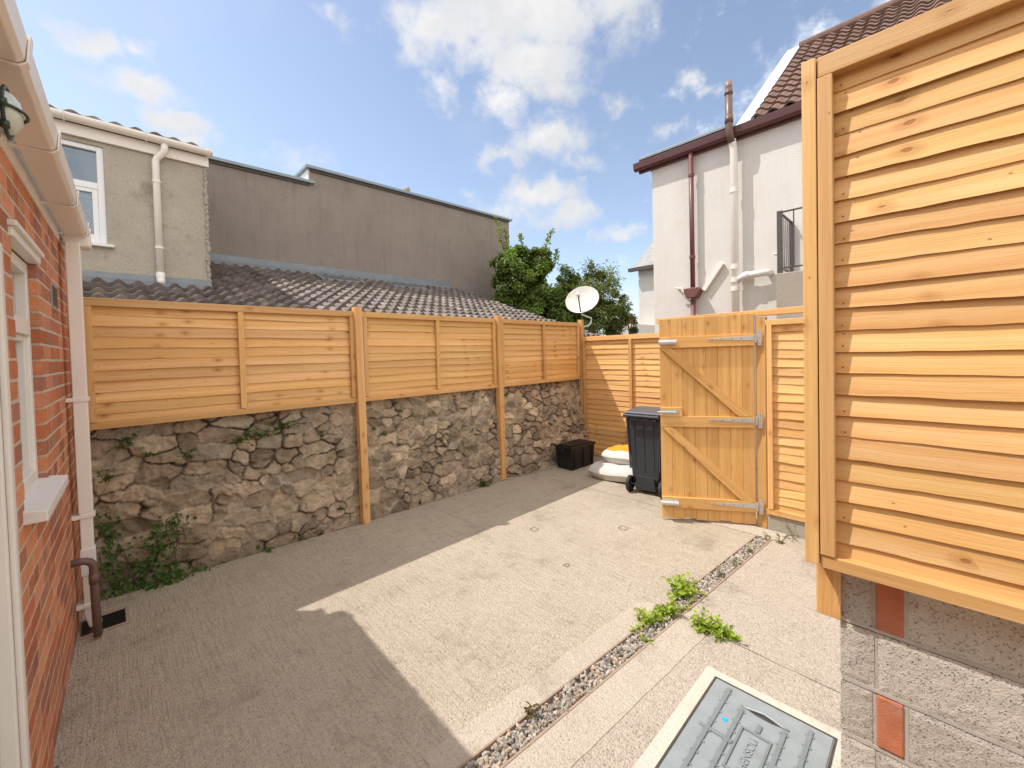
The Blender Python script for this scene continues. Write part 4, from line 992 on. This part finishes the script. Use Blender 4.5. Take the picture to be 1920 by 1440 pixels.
# ------------------------------------------------------------------ bin, box and sacks
def wheelie_bin():
    t = thing('wheelie_bin', 'charcoal wheelie bin with its wheels and handle towards the yard, half behind the gate', 'wheelie bin', (4.64, 2.385, 0), -R(85)); t.scale = (.86, .95, .965)
    # local: x across, back (wheels, handle) towards -y
    def body(b):
        def ring(z, w_, y0, y1): return [(-w_, y0, z), (w_, y0, z), (w_, y1, z), (-w_, y1, z)]
        rings = [ring(.075, .175, -.13, .19), ring(.20, .185, -.20, .20), ring(.93, .235, -.235, .27), ring(.95, .25, -.25, .285), ring(.985, .25, -.25, .285)]
        P = [p for r_ in rings for p in r_]
        fs = [(3, 2, 1, 0)] + [(i * 4 + k, i * 4 + (k + 1) % 4, i * 4 + 4 + (k + 1) % 4, i * 4 + 4 + k) for i in range(4) for k in range(4)] + [(16, 17, 18, 19)]
        b.shared(P, fs)
    bd = one('body', BINP, t, body, .014)
    b = MB()
    for x in (-.13, 0, .13):
        b.prism([(x - .006, -.2015, .26), (x + .006, -.2015, .26), (x + .008, -.2345, .88), (x - .008, -.2345, .88)], (0, -.006, 0))
    for x in (-.2, .2): b.prism([(x - .012, -.205, .30), (x + .012, -.205, .30), (x + .03 * (1 if x > 0 else -1) + .012, -.236, .93), (x + .03 * (1 if x > 0 else -1) - .012, -.236, .93)], (0, -.012, 0))
    b.box(-.19, .19, -.262, -.236, .905, .93); b.build('stiffening_rib', BINP, bd, .003)
    ld = one('lid', BINP, t, lambda b: b.prism([(-.255, -.255, .988), (-.255, -.245, 1.0), (-.255, .1, 1.02), (-.255, .29, 1.005), (-.255, .30, .988)], (.51, 0, 0), (2.4, 2.4, 2.3)), .006)
    one('handle', BINP, t, lambda b: (b.tube([(-.24, -.315, .965), (.24, -.315, .965)], .019, 12), [b.box(x - .014, x + .014, -.32, -.245, .945, .985) for x in (-.22, -.075, .075, .22)], b.box(-.235, .235, -.268, -.25, .94, .99)), .003)
    one('axle', DARKM, t, lambda b: b.tube([(-.21, -.17, .10), (.21, -.17, .10)], .012, 10))
    one('foot_ledge', BINP, t, lambda b: b.prism([(-.12, -.205, .22), (.12, -.205, .22), (.15, -.205, .05), (-.15, -.205, .05)], (0, .05, 0), (.8, .8, .8)), .008)
    for x in (-.225, .225):
        wh = one('wheel', RUBBER, t, lambda b: b.lathe([(.06, -.026), (.088, -.026), (.10, -.018), (.10, .018), (.088, .026), (.06, .026), (.06, -.026)], (x, -.185, .10), (1, 0, 0), 28), 0, False)
        one('hub', BINP, wh, lambda b: b.lathe([(0, -.02), (.02, -.03), (.022, -.014), (.06, -.012), (.06, .012), (.022, .014), (.02, .03), (0, .02)], (x, -.185, .10), (1, 0, 0), 20), 0, False)
wheelie_bin()
def storage_box():
    t = thing('storage_box', 'black lidded plastic storage box in the corner by the stone wall', 'storage box', (4.645, 3.585, 0), R(-2))
    one('body', BLACKP, t, lambda b: (b.shared([(.02, .015, 0), (.52, .015, 0), (.52, .285, 0), (.02, .285, 0), (.0, .0, .30), (.54, .0, .30), (.54, .30, .30), (.0, .30, .30)], [(3, 2, 1, 0), (0, 1, 5, 4), (1, 2, 6, 5), (2, 3, 7, 6), (3, 0, 4, 7), (4, 5, 6, 7)]), [b.box(x - .008, x + .008, -.008, .02, .02, .29) for x in (.07, .27, .47)]), .008)
    one('lid', BLACKP, t, lambda b: (b.box(-.012, .552, -.012, .312, .302, .335, (1, 1, 1)), b.box(.03, .51, .03, .27, .335, .347, (1, 1, 1))), .01)
    one('catch', BLACKP, t, lambda b: b.box(-.022, -.012, .10, .20, .25, .325, (1.4, 1.4, 1.4)), .003)
storage_box()
def sack(b, L, W, T, seed, cfn=None):
    n, m = 26, 18; P = []; C = []; rg = random.Random(seed); ph = [rg.uniform(0, 6) for _ in range(6)]
    for side in (1, -1):
        for i in range(n + 1):
            for j in range(m + 1):
                u, v = i / n * 2 - 1, j / m * 2 - 1
                f = max(0., (1 - abs(u) ** 5)) ** .55 * max(0., (1 - abs(v) ** 5)) ** .42
                wr = .010 * math.sin(u * 9 + ph[0] + 3 * math.sin(v * 3 + ph[1])) * (1 - abs(v) * .3) + .006 * math.sin(v * 14 + ph[2] + u * 4)
                x = u * L / 2 * (1 - .05 * v * v) ; y = v * W / 2 * (1 - .10 * abs(u) ** 3)
                z = T / 2 + side * f * (T / 2 + (wr if side > 0 else 0)) + .012 * math.sin(u * 3 + ph[3])
                P.append((x, y, max(z, .002)))
    off = (n + 1) * (m + 1); fs = []
    for i in range(n):
        for j in range(m):
            a = i * (m + 1) + j; fs.append((a, a + m + 1, a + m + 2, a + 1)); fs.append((off + a, off + a + 1, off + a + m + 2, off + a + m + 1))
    i0 = len(b.v); b.shared(P, fs)
    return P
def sacks():
    t = thing('cement_sack', 'plain white sack lying flat on the concrete under another', 'sack', (4.80, 2.93, 0), R(95), 'sacks stacked beside the bin')
    one('bag', SACK, t, lambda b: sack(b, .74, .48, .20, 3), 0, True)
    t = thing('cement_sack', 'white sack with orange printed band lying on top of a plain sack', 'sack', (4.98, 2.86, .185), R(88), 'sacks stacked beside the bin')
    bg = one('bag', SACK, t, lambda b: sack(b, .66, .52, .20, 11), 0, True)
    # printed band: same skin a hair outside the bag
    def band(b):
        bb = MB(); P = sack(bb, .66, .52, .20, 11); n, m = 26, 18
        for i in range(2, n - 1):
            for j in range(4, 16):
                a = i * (m + 1) + j; ids = (a, a + m + 1, a + m + 2, a + 1)
                b.face([V(*P[k]) + V(0, 0, .003) for k in ids])
    one('printed_band', ORANGE, bg, band, 0, True)
sacks()

# ------------------------------------------------------------------ plants
def leaf(b, p, nrm, dirv, size, wd, c):
    nrm = nrm.normalized(); dirv = (dirv - nrm * dirv.dot(nrm))
    if dirv.length < 1e-4: dirv = nrm.orthogonal()
    dirv.normalize(); s_ = dirv.cross(nrm)
    a = p; m1 = p + dirv * size * .5; tip = p + dirv * size - nrm * size * .12
    l = m1 + s_ * wd * size * .5 + nrm * size * .07; r = m1 - s_ * wd * size * .5 + nrm * size * .07
    i = len(b.v); b.v += [tuple(a), tuple(l), tuple(tip), tuple(r)]; b.f += [[i, i + 2, i + 1], [i, i + 3, i + 2]]
    b.uv += [(0, 0)] * 6; b.c += [c] * 6
def rvec(): return Vector((rnd.gauss(0, 1), rnd.gauss(0, 1), rnd.gauss(0, 1))).normalized()
def tree(label, name, base, blobs, n, leafm, size, wd, sprigs=(), col_lo=.55, col_hi=1.5):
    t = thing(name, label, 'tree', base, 0, 'trees beyond the end fence')
    B = Vector(base); b = MB()
    tot = sum(r ** 2 for _, r in blobs)
    for c, r in blobs:
        c = Vector(c) - B
        # sub-clumps on each blob make light and dark masses
        k = max(10, int(34 * r * r / .5)); subs = []
        for i in range(k):
            dv = rvec(); subs.append((c + dv * r * rnd.uniform(.4, 1.12), r * rnd.uniform(.12, .34), dv, rnd.uniform(col_lo, col_hi)))
        m = int(n * r * r / tot)
        for i in range(m):
            sc_, sr, dv, tone = rnd.choice(subs); q = rvec(); p = sc_ + q * sr * rnd.uniform(.3, 1.35)
            nn = (q * .6 + dv * .5 + V(0, 0, .5) + rvec() * .6); k_ = tone * rnd.uniform(.75, 1.25)
            leaf(b, p, nn, rvec() + q * .5, size * rnd.uniform(.7, 1.3), wd, (k_ * rnd.uniform(.85, 1.15), k_, k_ * rnd.uniform(.7, 1.1)))
    for (p0, p1) in sprigs:
        p0, p1 = Vector(p0) - B, Vector(p1) - B
        for i in range(70):
            a = rnd.random(); p = p0.lerp(p1, a) + rvec() * .07 * (1.2 - a); k_ = rnd.uniform(1., 1.9)
            leaf(b, p, rvec() + V(0, 0, .6), rvec() + (p1 - p0).normalized(), size * rnd.uniform(.7, 1.2), wd, (k_ * 1.2, k_ * 1.05, k_ * .8))
    b.build('crown', leafm, t)
    b = MB()
    for c, r in blobs[:5]:
        c = Vector(c) - B; b.tube([V(0, 0, 0), V(0, 0, .9) + c * .12, c * .6 + V(0, 0, .1), c], [.09, .075, .04, .015], 8)
    for (p0, p1) in sprigs: b.tube([Vector(p0) - B, Vector(p1) - B], [.012, .004], 5)
    b.build('trunk', BARK, t, smooth=True)
def far(px, py, D): return tuple(CAM + ray(px, py) * D)
tree('dark glossy laurel tree rising against the brown building beyond the corner post', 'laurel_tree', (7.3, 6.8, 0),
     [(far(985, 520, 9.7), .62), (far(950, 545, 9.5), .40), (far(1035, 560, 9.9), .62), (far(960, 480, 9.9), .36), (far(1010, 490, 10), .38), (far(1000, 590, 9.8), .6), (far(940, 500, 10.2), .25), (far(1060, 600, 9.8), .5)],
     34000, LEAFD, .095, .45, [(far(945, 470, 10), far(928, 405, 10)), (far(955, 480, 10), far(945, 425, 10)), (far(1015, 480, 10), far(1036, 432, 10)), (far(985, 480, 9.9), far(975, 440, 9.9)), (far(1040, 500, 10), far(1044, 470, 10))])
tree('rounder paler olive green tree behind the satellite dish', 'olive_green_tree', (9.0, 6.1, 0),
     [(far(1110, 560, 11), .74), (far(1080, 545, 11), .45), (far(1145, 585, 10.8), .52), (far(1110, 530, 11.2), .4), (far(1165, 615, 10.8), .42), (far(1100, 620, 10.6), .7), (far(1060, 530, 11.2), .36), (far(1058, 560, 10.8), .42), (far(1075, 595, 10.6), .5)],
     30000, LEAFO, .085, .42, [(far(1112, 510, 11), far(1108, 490, 11)), (far(1140, 540, 11), far(1146, 515, 11))], .6, 1.5)
tree('small tan bush at the foot of the far cottage', 'tan_bush', (9.9, 5.3, 0), [(far(1183, 605, 11), .24), (far(1176, 600, 11.2), .2)], 900, leaf_mat('dry_leaf', (.30, .22, .13), (.36, .27, .16)), .08, .4)

def tuft(label, p, r, n, m, size, wd=.5, up=.6, name='weed', group='weeds growing from the wall and floor', flat=None, tall=1., spread=1.):
    b = MB(); p = Vector(p)
    for i in range(max(3, n // 8)):           # little stems with leaves along them
        dv = rvec(); dv.z = abs(dv.z) * tall + up
        if flat is not None: dv = dv + Vector(flat) * .7
        dv.normalize(); L = r * rnd.uniform(.5, 1.1); o = V(rnd.gauss(0, 1) * r * .25 * spread, rnd.gauss(0, 1) * r * .2, 0) * (1 if n > 34 else .12)
        P = [o, o + dv * L * .55, o + dv * L + V(0, 0, -.15 * L)]
        b.tube(P, [.0022, .0018, .001], 4, (.9, .9, .7))
        for k in range(8):
            a = (k + 1) / 8; q = P[0].lerp(P[1], a * 2) if a < .5 else P[1].lerp(P[2], a * 2 - 1)
            kk = rnd.uniform(.6, 1.45); leaf(b, q, V(0, 0, 1) + rvec() * .7, rvec() + dv * .4, size * rnd.uniform(.6, 1.25), wd, (kk * rnd.uniform(.9, 1.15), kk, kk * rnd.uniform(.6, 1.)))
    o = b.build(name, m, None, loc=tuple(p)); return tag(o, label, 'weed', group)
# bright weeds along the channel
for lab, (x, y), r, n, s_ in (
        ('largest bright green weed in the drain gravel, farthest of the cluster', (2.80, 1.215), .14, 230, .042),
        ('upright bright weed on the drain edge, below the largest one', (2.53, 1.18), .11, 120, .036),
        ('thin bright weed in the drain channel between two bushier ones', (2.44, 1.215), .10, 36, .04),
        ('bushy weed at the left edge of the drain channel', (2.37, 1.27), .09, 110, .034),
        ('small pale sprig nearest the camera side of the bright cluster', (2.235, 1.275), .08, 26, .032)):
    tuft(lab, (x, y, -.005), r, n, LEAFB, s_, .55, .5)
tuft('rounded lime green clump in the concrete crack, larger of two', (2.545, .985, 0), .10, 210, LEAFB, .034, .6, .5)
tuft('rounded lime green clump in the concrete crack, smaller and nearer the wall', (2.53, .865, 0), .075, 160, LEAFB, .031, .6, .4)
tuft('withered brown weed at the near end of the drain channel', (1.36, 1.345, 0), .07, 30, leaf_mat('withered', (.13, .10, .05), (.18, .14, .07)), .035, .35, .8)
tuft('tall wispy dry weed at the foot of the gate post plinth', (4.26, .87, 0), .30, 26, leaf_mat('wispy', (.20, .20, .10), (.27, .26, .13)), .035, .35, 1.2, tall=1.6)
tuft('low straggling weed beside the end of the drain channel', (4.14, .98, 0), .10, 36, LEAFO, .035, .4, .3)
tuft('tiny weed at the foot of the plinth nearest the near fence', (4.26, .70, 0), .08, 26, LEAFO, .03, .4, .3)
for i, x in enumerate((3.2, 3.45, 3.75)):
    tuft(('sparse grass blade tuft halfway along the drain gravel', 'second sparse grass tuft along the drain gravel towards the gate', 'sparse grass tuft in the drain gravel nearest the gate')[i], (x, chY(x) - .03, -.005), .07, 16, LEAFO, .035, .2, .9)
tuft('faint green sprout in the drain gravel below the lime clumps', (2.18, chY(2.18) - .03, -.005), .05, 18, LEAFB, .028, .5, .5)
# weeds on the stone wall
wallspots = [
    ('leafy weed hanging near the top of the wall below the first panel, right part', (1.13, 1.06), .16, 110, .036), ('spreading weed on the upper wall below the first panel, left part', (.80, 1.0), .15, 100, .036),
    ('weed tuft high on the wall between the two spreading ones', (.98, 1.02), .14, 100, .036), ('small weed high on the wall near the downpipe', (.24, 1.0), .10, 44, .032),
    ('grassy tuft under the panel above the small downpipe weed', (.12, 1.09), .12, 40, .04), ('fern-like weed on the wall hard against the downpipe', (-.04, .87), .12, 60, .035),
    ('small weed on the wall left of the first tall post', (1.46, .98), .06, 24, .028), ('little weed in a joint beside the first tall post', (2.02, .93), .05, 20, .025),
    ('weed in a dark hole of the wall right of the first post', (2.12, .84), .06, 24, .028), ('weed under the middle panel', (2.3, 1.08), .06, 22, .025), ('weed under the middle panel, nearer the second tall post', (3.3, 1.09), .06, 22, .025),
    ('green tuft on the wall under the last panel', (3.92, 1.12), .07, 26, .03), ('green tuft low on the far stone wall', (4.62, .92), .07, 26, .03), ('yellowish weed low on the wall left of the first post', (1.60, .19), .05, 22, .028), ('small weed on the wall above the ivy', (.46, .93), .06, 22, .028)]
for lab, (x, z), r, n, s_ in wallspots:
    tuft(lab, (x, wall_y(x, z) - .005, z), r, n, LEAFI, s_, .5, .1, flat=(0, -1, 0))
floorspots = [('grass tuft at the wall foot beside the second tall post', (3.42, 4.03), .14, 70, .045), ('weed at the wall foot, second to the left of the first post', (1.27, 4.13), .10, 44, .04), ('weed at the wall foot, just left of the first post', (1.43, 4.12), .08, 30, .035),
              ('weed at the wall foot, farthest left of the first post', (.95, 4.16), .09, 40, .038), ('small weed at the wall foot near the ivy', (.66, 4.18), .07, 26, .03), ('thin weeds at the wall foot right of the first post', (2.5, 4.08), .07, 26, .03)]
for lab, (x, y), r, n, s_ in floorspots: tuft(lab, (x, y, .0), r, n, LEAFI, s_, .42, .6)
# ivy spreading over the wall foot
b = MB()
for (cx_, cz_, rx_, rz_, n) in ((.27, .36, .16, .13, 300), (.22, .20, .10, .12, 180), (.31, .06, .16, .06, 320), (.10, .13, .12, .10, 120), (.0, .30, .10, .18, 200), (.36, .46, .08, .05, 60), (.18, .03, .22, .03, 180), (.0, .06, .12, .06, 120), (-.02, .52, .07, .12, 90), (.50, .03, .1, .02, 40)):
    for i in range(int(n * .38)):
        x = cx_ + rnd.gauss(0, .42) * rx_; z = max(.012, cz_ + rnd.gauss(0, .55) * rz_); y = wall_y(x, z) - rnd.uniform(.004, .05) - (.06 * rnd.random() if z < .08 else 0)
        k = rnd.uniform(.55, 1.4); leaf(b, V(x, y, z), V(rnd.gauss(0, .4), -1, .5 + rnd.gauss(0, .4)), V(rnd.gauss(0, .7), 0, -1), rnd.uniform(.018, .038), .85, (k * rnd.uniform(.85, 1.1), k, k * rnd.uniform(.6, .95)))
t = thing('ivy', 'ivy spreading up the foot of the stone wall beside the downpipe', 'ivy', (0, 0, 0))
b.build('foliage', LEAFI, t)
b = MB()
for i in range(9):
    x = rnd.uniform(-.05, .4); P = []
    for k in range(7):
        z = .01 + k * .075; P.append((x, wall_y(x, z) - .008, z)); x += rnd.uniform(-.05, .04)
    b.tube(P, .003, 5)
b.build('stem', BARK, t)
